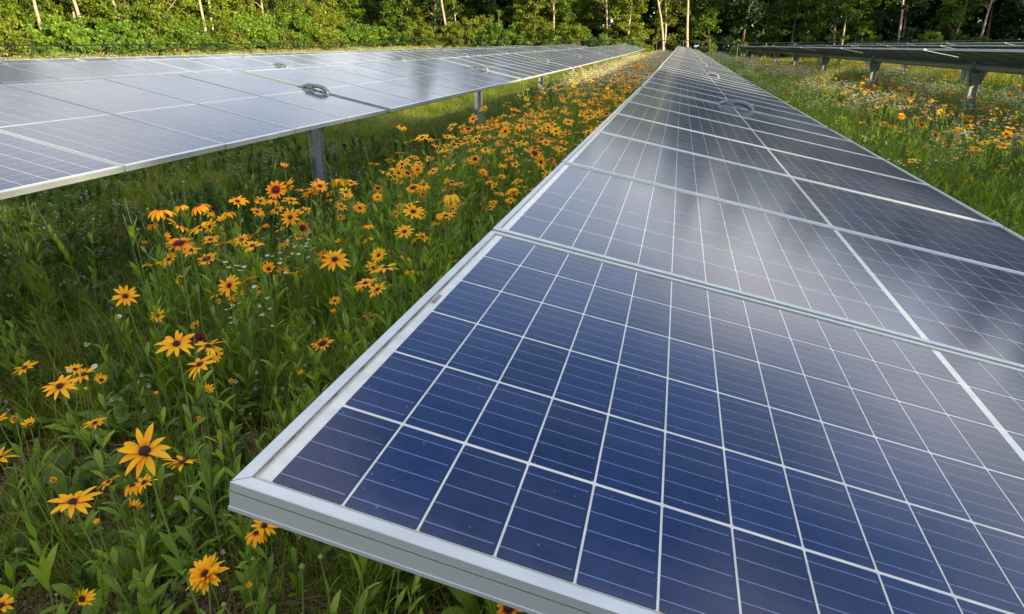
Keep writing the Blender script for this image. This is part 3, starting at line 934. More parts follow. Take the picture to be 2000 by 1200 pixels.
def plant_shrub(v, x, y, s, label, group):
    st, fo = SHRUBS[v]
    root = empty('shrub', (x, y, float(ground(x, y)) - 0.05), (0, 0, tr_.uniform(0, 6.28)))
    root.scale = (s, s, s * tr_.uniform(0.85, 1.1))
    tag(root, label, 'shrub', group)
    link('stem', st, root); link('foliage', fo, root)
for k in range(52):
    y = 20 + k * 1.32 + tr_.uniform(-0.5, 0.5)
    sc_ = tr_.uniform(0.6, 1.35)
    sz_ = 'low' if sc_ < 0.85 else 'middling' if sc_ < 1.1 else 'tall'
    whr = 'near end' if y < 38 else 'near middle' if y < 53 else 'far middle' if y < 70 else 'far corner'
    plant_shrub(int(tr_.integers(0, 4)), -38.4 - tr_.uniform(0, 2.6), y, sc_, '%s bright green rounded shrub behind the %s of the left fence' % (sz_, whr), 'shrubs behind the left fence')
for k in range(30):
    x = -36 + k * 1.05 + tr_.uniform(-0.4, 0.4)
    sc_ = tr_.uniform(0.75, 1.15)
    sz_ = 'smaller' if sc_ < 0.95 else 'larger'
    whr = 'left corner' if x < -26 else 'left third' if x < -16 else 'middle stretch'
    plant_shrub(int(tr_.integers(0, 4)), x, 86.3 + tr_.uniform(0, 1.8), sc_, '%s bright green shrub behind the %s of the far fence' % (sz_, whr), 'shrubs behind the far fence')
for k in range(20):
    x = -3 + k * 3.2 + tr_.uniform(-1, 1)
    plant_shrub(int(tr_.integers(0, 4)), x, 86.8 + tr_.uniform(0, 2.0), tr_.uniform(0.45, 0.8), 'small dull green shrub at the foot of the shaded far wood', 'small shrubs of the shaded far wood')

# deep wood behind, one mass
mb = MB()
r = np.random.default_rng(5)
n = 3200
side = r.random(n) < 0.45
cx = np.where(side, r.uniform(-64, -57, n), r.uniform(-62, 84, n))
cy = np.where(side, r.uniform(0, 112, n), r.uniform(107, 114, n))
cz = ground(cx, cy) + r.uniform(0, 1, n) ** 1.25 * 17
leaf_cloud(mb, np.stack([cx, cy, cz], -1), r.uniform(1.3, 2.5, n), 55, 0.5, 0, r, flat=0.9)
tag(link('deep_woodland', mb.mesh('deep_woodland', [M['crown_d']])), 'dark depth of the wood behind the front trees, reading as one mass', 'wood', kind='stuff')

# wood to the right of and behind the photographer: it casts the long evening shade over the near field
for k in range(37):
    if k < 18: x, y = 47 + (k % 3) * 5 + tr_.uniform(-1, 1), -56 + (k // 3) * 6.6 + tr_.uniform(-1.5, 1.5)
    else: x, y = 58 + (k % 3) * 5 + tr_.uniform(-1, 1), 58 + ((k - 18) // 3) * 7.5 + tr_.uniform(-1.5, 1.5)
    plant_tree('green' if k % 2 else 'dark', k, x, y, tr_.uniform(0, 6.28), 1.05, 'tall tree of the wood on the right hand side outside the view', 'trees of the right hand wood')

# ------------------------------------------------------------------ instanced meadow growth
def pool(name, meshes):
    col = bpy.data.collections.new(name)
    for k, me in enumerate(meshes):
        o = bpy.data.objects.new('%s_%02d' % (name, k), me)
        col.objects.link(o)
    return col

def scatter(name, label, cat, col, nvar, P, rot, scl, var):
    me = bpy.data.meshes.new(name)
    P = np.asarray(P, float); N = len(P)
    me.vertices.add(N); me.vertices.foreach_set('co', P.ravel())
    a = me.attributes.new('rot', 'FLOAT_VECTOR', 'POINT'); a.data.foreach_set('vector', np.asarray(rot, float).ravel())
    a = me.attributes.new('scl', 'FLOAT_VECTOR', 'POINT'); a.data.foreach_set('vector', np.asarray(scl, float).ravel())
    a = me.attributes.new('var', 'INT', 'POINT'); a.data.foreach_set('value', np.asarray(var, np.int32))
    me.update()
    o = link(name, me)
    ng = bpy.data.node_groups.new(name + '_nodes', 'GeometryNodeTree')
    ng.interface.new_socket('Geometry', in_out='INPUT', socket_type='NodeSocketGeometry')
    ng.interface.new_socket('Geometry', in_out='OUTPUT', socket_type='NodeSocketGeometry')
    N_ = ng.nodes; L = ng.links
    gi = N_.new('NodeGroupInput'); go = N_.new('NodeGroupOutput')
    ci = N_.new('GeometryNodeCollectionInfo'); ci.inputs['Collection'].default_value = col
    ci.inputs['Separate Children'].default_value = True; ci.inputs['Reset Children'].default_value = True
    ip = N_.new('GeometryNodeInstanceOnPoints'); ip.inputs['Pick Instance'].default_value = True
    def na(nm, t):
        q = N_.new('GeometryNodeInputNamedAttribute'); q.data_type = t; q.inputs['Name'].default_value = nm
        return q.outputs['Attribute']
    L.new(gi.outputs[0], ip.inputs['Points']); L.new(ci.outputs[0], ip.inputs['Instance'])
    L.new(na('var', 'INT'), ip.inputs['Instance Index'])
    e2r = N_.new('FunctionNodeEulerToRotation'); L.new(na('rot', 'FLOAT_VECTOR'), e2r.inputs[0])
    L.new(e2r.outputs[0], ip.inputs['Rotation'])
    L.new(na('scl', 'FLOAT_VECTOR'), ip.inputs['Scale'])
    L.new(ip.outputs[0], go.inputs[0])
    md = o.modifiers.new('growth', 'NODES'); md.node_group = ng
    tag(o, label, cat, kind='stuff')
    return o

BL = [1.0, 0.85, 0.55, 0.06]
def tuft(seed, n, hmin, hmax, w, spread, mat=0, dry=0.1):
    r = np.random.default_rng(seed); mb = MB()
    a = r.uniform(0, 6.28, n); rr = spread * np.sqrt(r.random(n))
    base = np.stack([rr * np.cos(a), rr * np.sin(a), np.full(n, -0.02)], -1)
    L_ = r.uniform(hmin, hmax, n)
    isdry = r.random(n) < dry
    for flag, m in ((False, 0), (True, 1)):
        s = isdry == flag
        if s.any():
            ribbons(mb, base[s], r.uniform(0, 6.28, s.sum()), r.uniform(0.9, 1.5, s.sum()), r.uniform(0.2, 1.6, s.sum()), L_[s], w * r.uniform(0.6, 1.3, s.sum()), BL, m, 0, r.random(s.sum()), twist=r.uniform(-0.8, 0.8, s.sum()))
    return mb.mesh('tuft', [M['grass'], M['grass_dry']])

LF = [0.25, 0.85, 1.0, 0.7, 0.05]
def leafy_stem(seed, H, nleaf, lmin, lmax, wfac=0.24, mat='forb', stems=1, curve=0.15, buds=False):
    r = np.random.default_rng(seed); mb = MB()
    for s in range(stems):
        az = r.uniform(0, 6.28); h = H * r.uniform(0.8, 1.0) if s else H
        p = [(0.02 * s * math.cos(az), 0.02 * s * math.sin(az), -0.02)]
        b = r.uniform(0.02, curve) + 0.1 * (s > 0)
        for k in range(1, 7):
            q = k / 6
            p.append((math.cos(az) * b * h * q ** 1.6 + r.normal() * 0.004, math.sin(az) * b * h * q ** 1.6 + r.normal() * 0.004, h * q))
        p = np.array(p)
        mb.tube(p, np.linspace(0.0032, 0.0016, 7), 5, 1, caps=False, tint=0.4)
        n = nleaf
        q = np.sort(r.uniform(0.04, 0.82, n)); i = q * 6; j = i.astype(int); fr = (i - j)[:, None]
        base = p[j] * (1 - fr) + p[np.minimum(j + 1, 6)] * fr
        L_ = (lmax + (lmin - lmax) * q) * r.uniform(0.75, 1.15, n)
        a = np.arange(n) * 2.4 + r.uniform(-0.5, 0.5, n)
        ribbons(mb, base, a, r.uniform(0.95, 1.38, n), r.uniform(0.1, 0.9, n), L_, L_ * wfac, LF, 0, 0.25, r.random(n))
        if buds:
            mb.tube([p[-1], p[-1] + (0, 0, 0.006), p[-1] + (0, 0, 0.014)], [0.003, 0.008, 0.002], 6, 1, tint=0.8)
    return mb.mesh('leafy_stem', [M[mat], M['stem']])

def rosette(seed, n, lmin, lmax, wf=0.42, mat='weed'):
    r = np.random.default_rng(seed); mb = MB()
    a = np.arange(n) * 2.4 + r.uniform(-0.4, 0.4, n)
    L_ = r.uniform(lmin, lmax, n)
    base = np.stack([0.01 * np.cos(a), 0.01 * np.sin(a), np.zeros(n)], -1)
    ribbons(mb, base, a, r.uniform(0.5, 1.25, n), r.uniform(0.5, 1.5, n), L_, L_ * wf, [0.12, 0.3, 0.9, 1.0, 0.7, 0.06], 0, 0.22, r.random(n))
    return mb.mesh('rosette', [M[mat]])

def clover(seed, n, flowers=True):
    r = np.random.default_rng(seed); mb = MB()
    for k in range(n):
        x, y = r.normal(size=2) * 0.07; h = r.uniform(0.05, 0.14)
        mb.tube([(x, y, 0), (x + r.normal() * .01, y + r.normal() * .01, h)], 0.001, 3, 1, caps=False)
        a0 = r.uniform(0, 6.28)
        ribbons(mb, np.array([[x, y, h]] * 3), a0 + np.arange(3) * 2.09, r.uniform(-0.1, 0.4, 3), 0.2, 0.024, 0.022, [0.2, 0.95, 1.0, 0.5], 0, 0, r.random(3))
    if flowers:
        for k in range(2):
            x, y = r.normal(size=2) * 0.07; h = r.uniform(0.12, 0.2)
            mb.tube([(x, y, 0), (x, y, h)], 0.0012, 4, 1, caps=False)
            for lay in range(3):
                m_ = 8
                ribbons(mb, np.array([[x, y, h + 0.003 * lay]] * m_), np.arange(m_) * 0.785 + lay, 0.2 + 0.5 * lay, -0.3, 0.010, 0.004, [0.6, 1, 0.5], 2, 0, r.random(m_))
    return mb.mesh('clover', [M['weed'], M['stem'], M['pink']])

def daisy_parts(mb, c, nrm_az, tilt, rad, npet, wmat, cmat, droop=0.2, lev=(0.5, 1.0, 0.85, 0.3)):
    pass

def head_arrays(seed, npet=13, plen=0.042, wid=0.013, droop=0.6, up=0.12, layers=1, r_disc=0.009, lev=(0.55, 0.95, 1.0, 0.75, 0.12), irregular=0.12):
    """petals of one flower head lying round the origin, axis +Z"""
    r = np.random.default_rng(seed)
    out = []
    for L_ in range(layers):
        n = npet
        a = np.arange(n) * 2 * math.pi / n + r.uniform(-irregular, irregular, n) + L_ * 0.3
        base = np.stack([r_disc * np.cos(a), r_disc * np.sin(a), np.full(n, 0.003 * L_)], -1)
        out.append((base, a, up + 0.30 * L_ + r.uniform(-0.18, 0.18, n), droop * r.uniform(0.5, 1.4, n), plen * (1 - 0.14 * L_) * r.uniform(0.78, 1.12, n), wid * r.uniform(0.8, 1.15, n), r.uniform(-0.35, 0.35, n)))
    return out, lev

def petals_mesh(args, mat, name='petals'):
    out, lev = args
    mb = MB()
    for base, a, e, b, L_, W, tw in out:
        ribbons(mb, base, a, e, b, L_, W, lev, 0, 0.22, -1, twist=tw)
    # green sepals under the rays
    n = 8; a = np.arange(n) * 0.785
    ribbons(mb, np.stack([0.006 * np.cos(a), 0.006 * np.sin(a), np.full(n, -0.004)], -1), a, -0.25, 0.6, 0.018, 0.005, [0.8, 1, 0.2], 1, 0, 0.5)
    return mb.mesh(name, [mat, M['sepal']], smooth=True)

def dome(mb, r0, h, mat=0, seg=12, z0=0.0):
    rings = 5
    v = []
    for k in range(rings):
        t = k / (rings - 1) * math.pi * 0.5
        rr = r0 * math.cos(t) + (0.0004)
        for j in range(seg):
            a = 2 * math.pi * j / seg
            jit = 1 + 0.07 * math.sin(j * 5 + k * 3)
            v.append((rr * jit * math.cos(a), rr * jit * math.sin(a), z0 + h * math.sin(t)))
    f = []
    for k in range(rings - 1):
        for j in range(seg):
            f.append((k * seg + j, k * seg + (j + 1) % seg, (k + 1) * seg + (j + 1) % seg, (k + 1) * seg + j))
    mb.add(v, f, mat)
    mb.add(v[-seg:], [list(range(seg))], mat)
CONE = (lambda b: (dome(b, 0.0105, 0.011, 0, 12, -0.001), b)[1])(MB()).mesh('cone', [M['cone']], smooth=True)

HEADS = {
    'n': [petals_mesh(head_arrays(k, 12 + k % 3, 0.044, 0.0135, 0.55, 0.20), M['petal']) for k in range(5)],
    'd': [petals_mesh(head_arrays(10 + k, 13, 0.048, 0.015, 0.9, -0.45), M['petal']) for k in range(3)],
    'w': [petals_mesh(head_arrays(20 + k, 14, 0.042, 0.011, 0.5, 0.25, layers=2), M['petal']) for k in range(2)],
    'b': [petals_mesh(head_arrays(30 + k, 14, 0.043, 0.0135, 0.5, 0.15, layers=1), M['petal_bi']) for k in range(3)],
    'r': [petals_mesh(head_arrays(40 + k, 13, 0.040, 0.013, 0.6, 0.1, layers=2), M['petal_red']) for k in range(1)],
    'f': [petals_mesh(head_arrays(50 + k, 17, 0.042, 0.011, 0.7, 0.25, layers=3), M['petal']) for k in range(1)],   # full double
    'u': [petals_mesh(head_arrays(60 + k, 11, 0.036, 0.012, -0.1, 0.75), M['petal']) for k in range(2)],      # half open
    'k': [petals_mesh(head_arrays(70 + k, 12, 0.020, 0.008, -0.5, 1.15), M['petal']) for k in range(2)],      # bud
}

# single petals for the closest heads: one object each
def one_petal(k):
    mb = MB()
    r = np.random.default_rng(200 + k)
    ribbons(mb, np.array([[0.008, 0, 0.0]]), 0.0, 0.20 + r.uniform(-0.15, 0.15), r.uniform(0.3, 0.9), 0.046 * r.uniform(0.85, 1.12), 0.0138 * r.uniform(0.85, 1.15), [0.5, 0.8, 0.98, 1.0, 0.88, 0.55, 0.08], 0, 0.22, -1, twist=r.uniform(-0.3, 0.3))
    return mb.mesh('petal', [M['petal']], smooth=True)
PETAL = [one_petal(k) for k in range(7)]
SEPALS = (lambda b: (ribbons(b, np.stack([0.006 * np.cos(np.arange(9) * .7), 0.006 * np.sin(np.arange(9) * .7), np.full(9, -0.003)], -1), np.arange(9) * .7, -0.2, 0.7, 0.020, 0.006, [0.8, 1, 0.2], 0, 0, 0.4), b)[1])(MB()).mesh('sepals', [M['sepal']])

def stem_mesh(seed, nleaf=7):
    """unit height stem with its own leaves kept apart; returns stem mesh and leaf placements"""
    r = np.random.default_rng(seed)
    az = r.uniform(0, 6.28)
    b = r.uniform(0.08, 0.25)
    p = []
    for k in range(9):
        q = k / 8
        p.append((-math.cos(az) * b * (1 - q) ** 1.5 + 0.012 * math.sin(6 * q + seed) * (1 - q), -math.sin(az) * b * (1 - q) ** 1.5, -1 + q - (0.03 if k == 0 else 0)))
    p = np.array(p)
    lv = []
    for k in range(nleaf):
        q = r.uniform(0.05, 0.72); i = q * 8; j = int(i)
        pos = p[j] * (1 - (i - j)) + p[j + 1] * (i - j)
        lv.append((pos, k * 2.4 + r.uniform(-0.5, 0.5), q))
    return p, lv
STEMS = [stem_mesh(300 + k) for k in range(6)]
def stem_geo(p, s=1.0):
    return MB().tube(p * np.array([s, s, s]), np.linspace(0.0034, 0.0022, len(p)), 6, 0, caps=False, tint=np.linspace(0.2, 0.9, len(p))).mesh('stem', [M['stem']], smooth=True)
STEM_H = [0.5, 0.7, 0.9]
STEM_M = {(v, h): stem_geo(STEMS[v][0], h) for v in range(6) for h in STEM_H}
def one_leaf(k):
    mb = MB(); r = np.random.default_rng(400 + k)
    ribbons(mb, np.array([[0, 0, 0.0]]), 0.0, 1.12 + r.uniform(-0.2, 0.2), r.uniform(0.3, 0.9), 0.12, 0.031, [0.2, 0.6, 0.95, 1.0, 0.7, 0.06], 0, 0.28, r.random())
    return mb.mesh('leaf', [M['forb']], smooth=True)
LEAF = [one_leaf(k) for k in range(4)]

# (px, py, width in px, kind[, own label]) read off the photograph; each head is set at the distance its size implies
FL = [
(315,411,50,'d','wide orange coneflower with hanging rays, leftmost of the top edge of the left cluster'),(352,402,32,'d','drooping orange coneflower with raised brown cone, second from the left on the cluster top edge'),
(388,402,45,'d','drooping orange coneflower with tall dark cone at the top middle of the left cluster'),(464,394,37,'n','flat orange coneflower at the upper right tip of the left cluster'),
(446,414,34,'d','bell shaped hanging orange coneflower under the upper right tip of the left cluster'),(348,441,50,'n'),(392,446,40,'n'),(434,432,30,'u'),
(350,476,48,'b','orange coneflower with dark red ray bases in the middle of the left cluster'),(411,469,34,'n'),(437,477,36,'n'),(472,469,34,'n'),(493,481,42,'n','orange coneflower at the right end of the left cluster'),(374,491,40,'n'),(429,456,26,'n'),
(331,507,34,'n'),(297,518,38,'n','star shaped orange coneflower at the lower left end of the left cluster'),(404,507,38,'b'),(322,463,34,'u'),(282,477,20,'u'),(297,437,28,'d'),(287,418,22,'n'),(410,413,28,'d'),
(539,372,40,'b'),(563,365,34,'n'),(534,390,30,'d'),(556,327,26,'u','single orange coneflower standing above the others below the left panel edge'),(509,393,26,'n'),(541,411,30,'n'),(569,393,32,'n'),(595,372,36,'n'),(607,380,36,'n'),
(625,364,33,'n','orange coneflower right at the foot of the nearest steel post'),(591,411,30,'n'),(567,425,36,'n'),(502,414,28,'n'),(514,439,25,'d'),(661,351,36,'d','drooping yellow orange coneflower just right of the nearest steel post'),(644,378,20,'n'),
(675,376,28,'n'),(668,393,28,'n'),(667,404,26,'n'),(642,393,20,'n'),(686,358,26,'n'),(665,425,20,'n'),(663,474,26,'u'),(654,507,50,'n','large ragged orange coneflower alone above tall green stems'),
(525,526,36,'u'),(514,535,20,'n'),(553,518,26,'d'),(448,558,44,'n','left one of two orange coneflowers below the left cluster'),(483,549,40,'n','right one of two orange coneflowers below the left cluster'),(462,589,36,'w','shaggy orange coneflower on top of a lower one'),(467,610,32,'n','small orange coneflower directly under a shaggy one'),
(245,579,44,'n','yellow orange coneflower alone in the dark weeds at left'),(308,617,28,'n','small orange coneflower alone between the left weeds and the tall stems'),(383,637,16,'u'),(507,565,20,'n'),(612,555,20,'u'),(654,588,20,'n'),(654,609,16,'k'),
(345,672,60,'n','orange coneflower left of the rust red one'),(387,660,38,'r','rust red coneflower on top of a stack of orange ones'),(406,677,52,'n','orange coneflower just under the rust red one'),(421,692,28,'n'),(391,713,60,'n','lowest orange coneflower of the stack under the rust red one'),(403,764,38,'u'),
(49,719,42,'n','orange coneflower with round dark eye near the left border'),(165,732,52,'n','upper right one of the pair of orange coneflowers near the left border'),(117,755,60,'n','lower left one of the pair of orange coneflowers near the left border'),(198,743,28,'u'),(147,722,24,'n'),(168,762,14,'k'),(30,819,22,'k'),(58,830,36,'u'),
(186,827,38,'n','small cupped orange coneflower above bare dark soil'),(283,882,98,'n','largest orange coneflower, long uneven rays, left of the panel corner'),(358,905,64,'n','star shaped orange coneflower just right of the largest one'),(-4,821,26,'n'),(-2,896,54,'n'),(454,746,16,'k'),(391,816,16,'k'),(306,770,14,'k'),
(142,982,78,'n','big orange coneflower with downswept rays at lower left'),(213,943,46,'n','leftmost of three orange coneflowers in a row above the lower left big one'),(258,949,40,'d'),(282,943,46,'n'),(260,992,34,'u'),(103,940,20,'k'),
(403,1123,78,'f','double orange coneflower with many rays at the bottom border'),(159,1171,50,'u','half closed orange coneflower at the bottom left border'),(2,1184,40,'n'),(516,1027,44,'n','orange coneflower peeping out under the front panel frame'),(500,1042,32,'d'),(190,1022,16,'k'),(485,1147,14,'k'),
(630,672,42,'b','orange coneflower with red centre ring beside the near panel edge'),(590,730,18,'k'),(995,1188,34,'b','reddish orange coneflower just under the front frame at the bottom border'),
(703,407,28,'n'),(742,386,20,'n'),(786,321,26,'n'),(816,332,24,'n'),(810,344,24,'n'),(786,338,22,'n'),(801,310,22,'n'),(753,339,32,'n'),(825,269,30,'n','bright orange coneflower standing apart at the left rim of the long drift'),(807,368,30,'b'),(828,362,26,'d'),(846,335,26,'n'),
(874,303,22,'b'),(879,327,28,'n'),(855,320,14,'n'),(838,311,18,'n'),(804,398,34,'n'),(807,414,42,'n'),(883,357,24,'b'),(900,362,22,'n'),(880,380,44,'d'),(879,398,28,'n'),(871,422,36,'n'),(910,312,22,'n'),(933,279,24,'n'),(913,269,20,'n'),
(963,351,18,'w'),(1003,377,28,'f','round double orange coneflower near the middle of the nearest panel edge'),(943,395,24,'n'),(957,407,24,'n'),(940,431,22,'n'),(852,441,26,'u'),(790,453,36,'n'),(837,471,16,'n'),(753,524,50,'n','right one of two overlapping orange coneflowers left of the second panel'),(729,524,34,'n'),(819,537,14,'k'),(877,506,26,'u'),
(714,554,44,'n'),(738,566,40,'n'),(725,622,34,'n','orange coneflower low beside the near panel edge under two others'),(924,233,26,'n'),(883,248,24,'n'),(987,257,30,'n'),(978,245,26,'n'),(1029,245,26,'n'),(1044,300,26,'b'),(1056,317,30,'n'),(1044,290,22,'b'),(1083,302,20,'b'),
(1065,278,20,'n'),(1014,284,14,'n'),(1134,260,22,'n'),(1086,257,24,'n'),(1152,230,26,'n'),(1110,239,24,'n'),(1080,323,20,'n'),(1024,330,16,'r'),(1065,224,26,'n'),
(1736,163,18,'d'),(1780,176,18,'n'),(1648,183,12,'n'),(1706,188,24,'w'),(1700,197,20,'n'),(1752,210,18,'n'),(1770,209,16,'n'),(1786,206,20,'n'),(1760,228,26,'f','dense orange coneflower clump head left of the nearest right post'),(1792,231,16,'n'),(1848,208,18,'n'),(1837,219,14,'n'),
(1894,232,22,'n'),(1892,248,17,'n'),(1922,236,24,'n'),(1960,216,22,'n'),(1936,220,18,'n'),(1826,264,18,'b'),(1846,281,18,'b'),(1866,256,24,'n'),(1942,272,24,'d'),(1966,262,18,'n'),(1960,285,24,'n'),(1984,262,18,'n'),(1684,237,18,'d'),(1726,243,20,'n'),(1744,248,18,'n'),(1800,244,18,'n'),(1980,240,20,'n'),
(1906,292,22,'n'),(1960,327,20,'b'),(1892,352,18,'n'),(1682,265,12,'n'),(1734,155,12,'n'),(1624,178,12,'n')]

fr = np.random.default_rng(77)
def flower_plant(P, size, kind, label, group, facing=None, nleaf=None, detail=0):
    """a flower on its leafy stem: an Empty at the foot, with head and stem as parts"""
    gz_ = float(ground(P[0], P[1]))
    h = P[2] - gz_
    hh = min(STEM_H, key=lambda q: abs(q - h))
    v = int(fr.integers(0, 6))
    rz = fr.uniform(0, 6.28)
    path, lv = STEMS[v]
    foot = Matrix.Rotation(rz, 3, 'Z') @ Vector(path[0] * hh)
    root = empty('coneflower_plant', (P[0] + foot.x, P[1] + foot.y, gz_))
    tag(root, label, 'flower', group)
    o3 = Vector(root.location)
    st = link('stem', STEM_M[(v, hh)], root, Vector(P) - o3, (0, 0, rz), (1, 1, h / hh))
    nm = Vector((0, 0, 1)) * fr.uniform(0.8, 1.3) + Vector((0.0, -0.30, 0)) + Vector(fr.normal(size=3)) * 0.34
    if facing is not None: nm = Vector(facing)
    if kind == 'u' or kind == 'k': nm = Vector((0, 0, 1)) + Vector(fr.normal(size=3)) * 0.55
    if kind == 'd': nm = Vector((0, 0, 1)) + Vector(fr.normal(size=3)) * 0.15
    q = nm.normalized().to_track_quat('Z', 'Y').to_euler()
    q = (Matrix.Rotation(0, 3, 'Z') @ nm.normalized().to_track_quat('Z', 'Y').to_matrix() @ Matrix.Rotation(fr.uniform(0, 6.28), 3, 'Z')).to_euler()
    s = size / 0.102
    if detail == 2 and kind in 'n':
        hd = link('flower_head', SEPALS, root, Vector(P) - o3, q, (s, s, s))
        n = int(fr.integers(11, 14))
        for k in range(n):
            link('petal', PETAL[int(fr.integers(0, 7))], hd, (0, 0, 0.0012 * (k % 3)), (fr.uniform(-0.2, 0.2), fr.uniform(-0.16, 0.30), k * 2 * math.pi / n + fr.uniform(-0.15, 0.15)), (fr.uniform(0.78, 1.18), fr.uniform(0.85, 1.15), 1))
        link('cone', CONE, hd)
    else:
        ms = HEADS[kind]
        hd = link('flower_head', ms[int(fr.integers(0, len(ms)))], root, Vector(P) - o3, q, (s, s, s))
        if kind not in 'k': link('cone', CONE, hd)
    if nleaf is None: nleaf = 7 if detail else 4
    for (pos, az, q_) in lv[:nleaf]:
        p = Matrix.Rotation(rz, 3, 'Z') @ Vector((pos[0] * hh, pos[1] * hh, pos[2] * h))
        ls = (1.15 - 0.65 * q_) * fr.uniform(0.8, 1.1)
        link('leaf', LEAF[int(fr.integers(0, 4))], root, Vector(P) - o3 + p, (0, 0, az + rz), (ls, ls, ls))
    return root

placed = []
for ent in FL:
    px, py, w, kind = ent[:4]
    d = unproject(px, py)
    fwd = Vector((-math.sin(YAW) * math.cos(PITCH), math.cos(YAW) * math.cos(PITCH), -math.sin(PITCH)))
    depth = FPX * (0.105 if kind not in 'k' else 0.04) / w
    if kind == 'u': depth = FPX * 0.085 / w
    s_ = depth / d.dot(fwd)
    P = Vector((0, 0, EYE)) + d * s_
    lo, hi = (0.42, 0.98) if px < 1500 else (0.36, 0.64)
    for it in range(6):
        g = float(ground(P.x, P.y))
        z = min(max(P.z, g + lo), g + hi)
        s_ = (z - EYE) / d.z
        P = Vector((0, 0, EYE)) + d * s_
    size = w * P.to_3d().__sub__(Vector((0, 0, EYE))).dot(fwd) / FPX
    size = min(max(size, 0.075 if kind != 'k' else 0.03), 0.14) * 1.1
    if kind == 'k': size = size * 2.0
    if -0.5 < P.x < 1.7 and P.z > 0.95: continue
    lab, grp = (ent[4], None) if len(ent) > 4 else (None, None)
    if lab is None:
        if px > 1500: lab, grp = 'orange coneflower among white daisies around the posts right of the nearest row', 'coneflowers right of the nearest row'
        elif kind == 'k': lab, grp = 'unopened yellow coneflower bud among the near left stems', 'coneflower buds among the near left stems'
        elif px < 520 and py < 540: lab, grp = 'orange coneflower packed in the middle of the left cluster', 'coneflowers of the left cluster'
        elif py < 345: lab, grp = 'orange coneflower in the upper part of the long drift beside the nearest row', 'coneflowers of the upper drift'
        elif py < 460: lab, grp = 'orange coneflower in the broad middle of the drift between the nearest post and row', 'coneflowers of the middle drift'
        else: lab, grp = 'orange coneflower scattered low among the green stems at near left', 'scattered near coneflowers'
    flower_plant(P, size, kind, lab, grp, nleaf=7, detail=2 if (w >= 50) else 1)
    placed.append((P.x, P.y))
# companions that thicken the near clusters
base_ = [e for e in FL if e[0] < 1100 and e[1] < 520 and e[3] != 'k']
pl = np.array(placed)
comp = 0
while comp < 68:
    bx, by = pl[int(fr.integers(0, len(pl)))]
    x, y = bx + fr.normal() * 0.13, by + fr.normal() * 0.16
    if y < 2.9 or x > -0.55 or x < -3.1 or (x < -2.6 and y > 3.7): continue
    g = float(ground(x, y))
    flower_plant((x, y, g + fr.uniform(0.45, 0.84 if y < 5 else 0.9)), fr.uniform(0.075, 0.115), str(fr.choice(['n', 'd', 'b', 'w', 'u', 'k'], p=[.45, .2, .1, .08, .09, .08])),
                 'orange coneflower packed in the middle of the left cluster' if x < -1.9 and y < 4.2 else 'orange coneflower in the broad middle of the drift between the nearest post and row',
                 'coneflowers of the left cluster' if x < -1.9 and y < 4.2 else 'coneflowers of the middle drift', nleaf=3)
    comp += 1; placed.append((x, y))
n_placed = len(placed)

# more coneflowers further down the drift, one plant each, nearest first
def drift_density(x, y):
    """how thick the coneflowers stand"""
    a = np.exp(-((x + 1.75 - 0.02 * y) / 1.05) ** 2) * sstep((y - 4.5) / 2) * (x < -0.5) * (x > -4.0) * (1 - 0.72 * sstep((y - 15) / 14))
    b = np.exp(-((x - 5.6) / 1.6) ** 2) * sstep((y - 6.5) / 2) * 0.55
    c = np.exp(-((x - 10.8) / 1.6) ** 2) * sstep((y - 12) / 2) * 0.4
    nz_ = 0.5 + 0.5 * np.sin(x * 2.1 + 1.3 * np.sin(y * 0.8)) * np.cos(y * 0.9 + x)
    e = np.exp(-((x + 1.75) / 1.4) ** 2) * sstep((y - 18) / 10) * (x < -0.4) * 0.2
    return (a + b + c) * (0.35 + 0.65 * nz_) + e

def in_view(x, y, m=0.12):
    # wide wedge in front of the camera
    return (x > -1.25 * y - 3.5) & (x < 0.62 * y + 4.0)

cand = []
while len(cand) < 3600:
    y = 4.8 + 60 * fr.random() ** 1.7
    x = fr.uniform(-4, 13)
    if fr.random() < drift_density(x, y) and in_view(x, y):
        if -0.45 < x < 1.65 or (x < -2.7 and y < 14): continue
        cand.append((x, y))
cand = np.array(cand)
cand = cand[np.argsort(np.hypot(cand[:, 0], cand[:, 1]))]
nplant = 300 - n_placed
for (x, y) in cand[:nplant]:
    g = float(ground(x, y))
    right = x > 1.6
    flower_plant((x, y, g + (fr.uniform(0.4, 0.62) if right else fr.uniform(0.5, 0.9))), fr.uniform(0.085, 0.12), fr.choice(['n', 'n', 'n', 'd', 'b', 'w', 'r'], p=[.3, .2, .1, .2, .1, .07, .03]),
                 'orange coneflower among white daisies around the posts right of the nearest row' if right else 'orange coneflower in the upper part of the long drift beside the nearest row',
                 'coneflowers right of the nearest row' if right else 'coneflowers of the upper drift', nleaf=3)

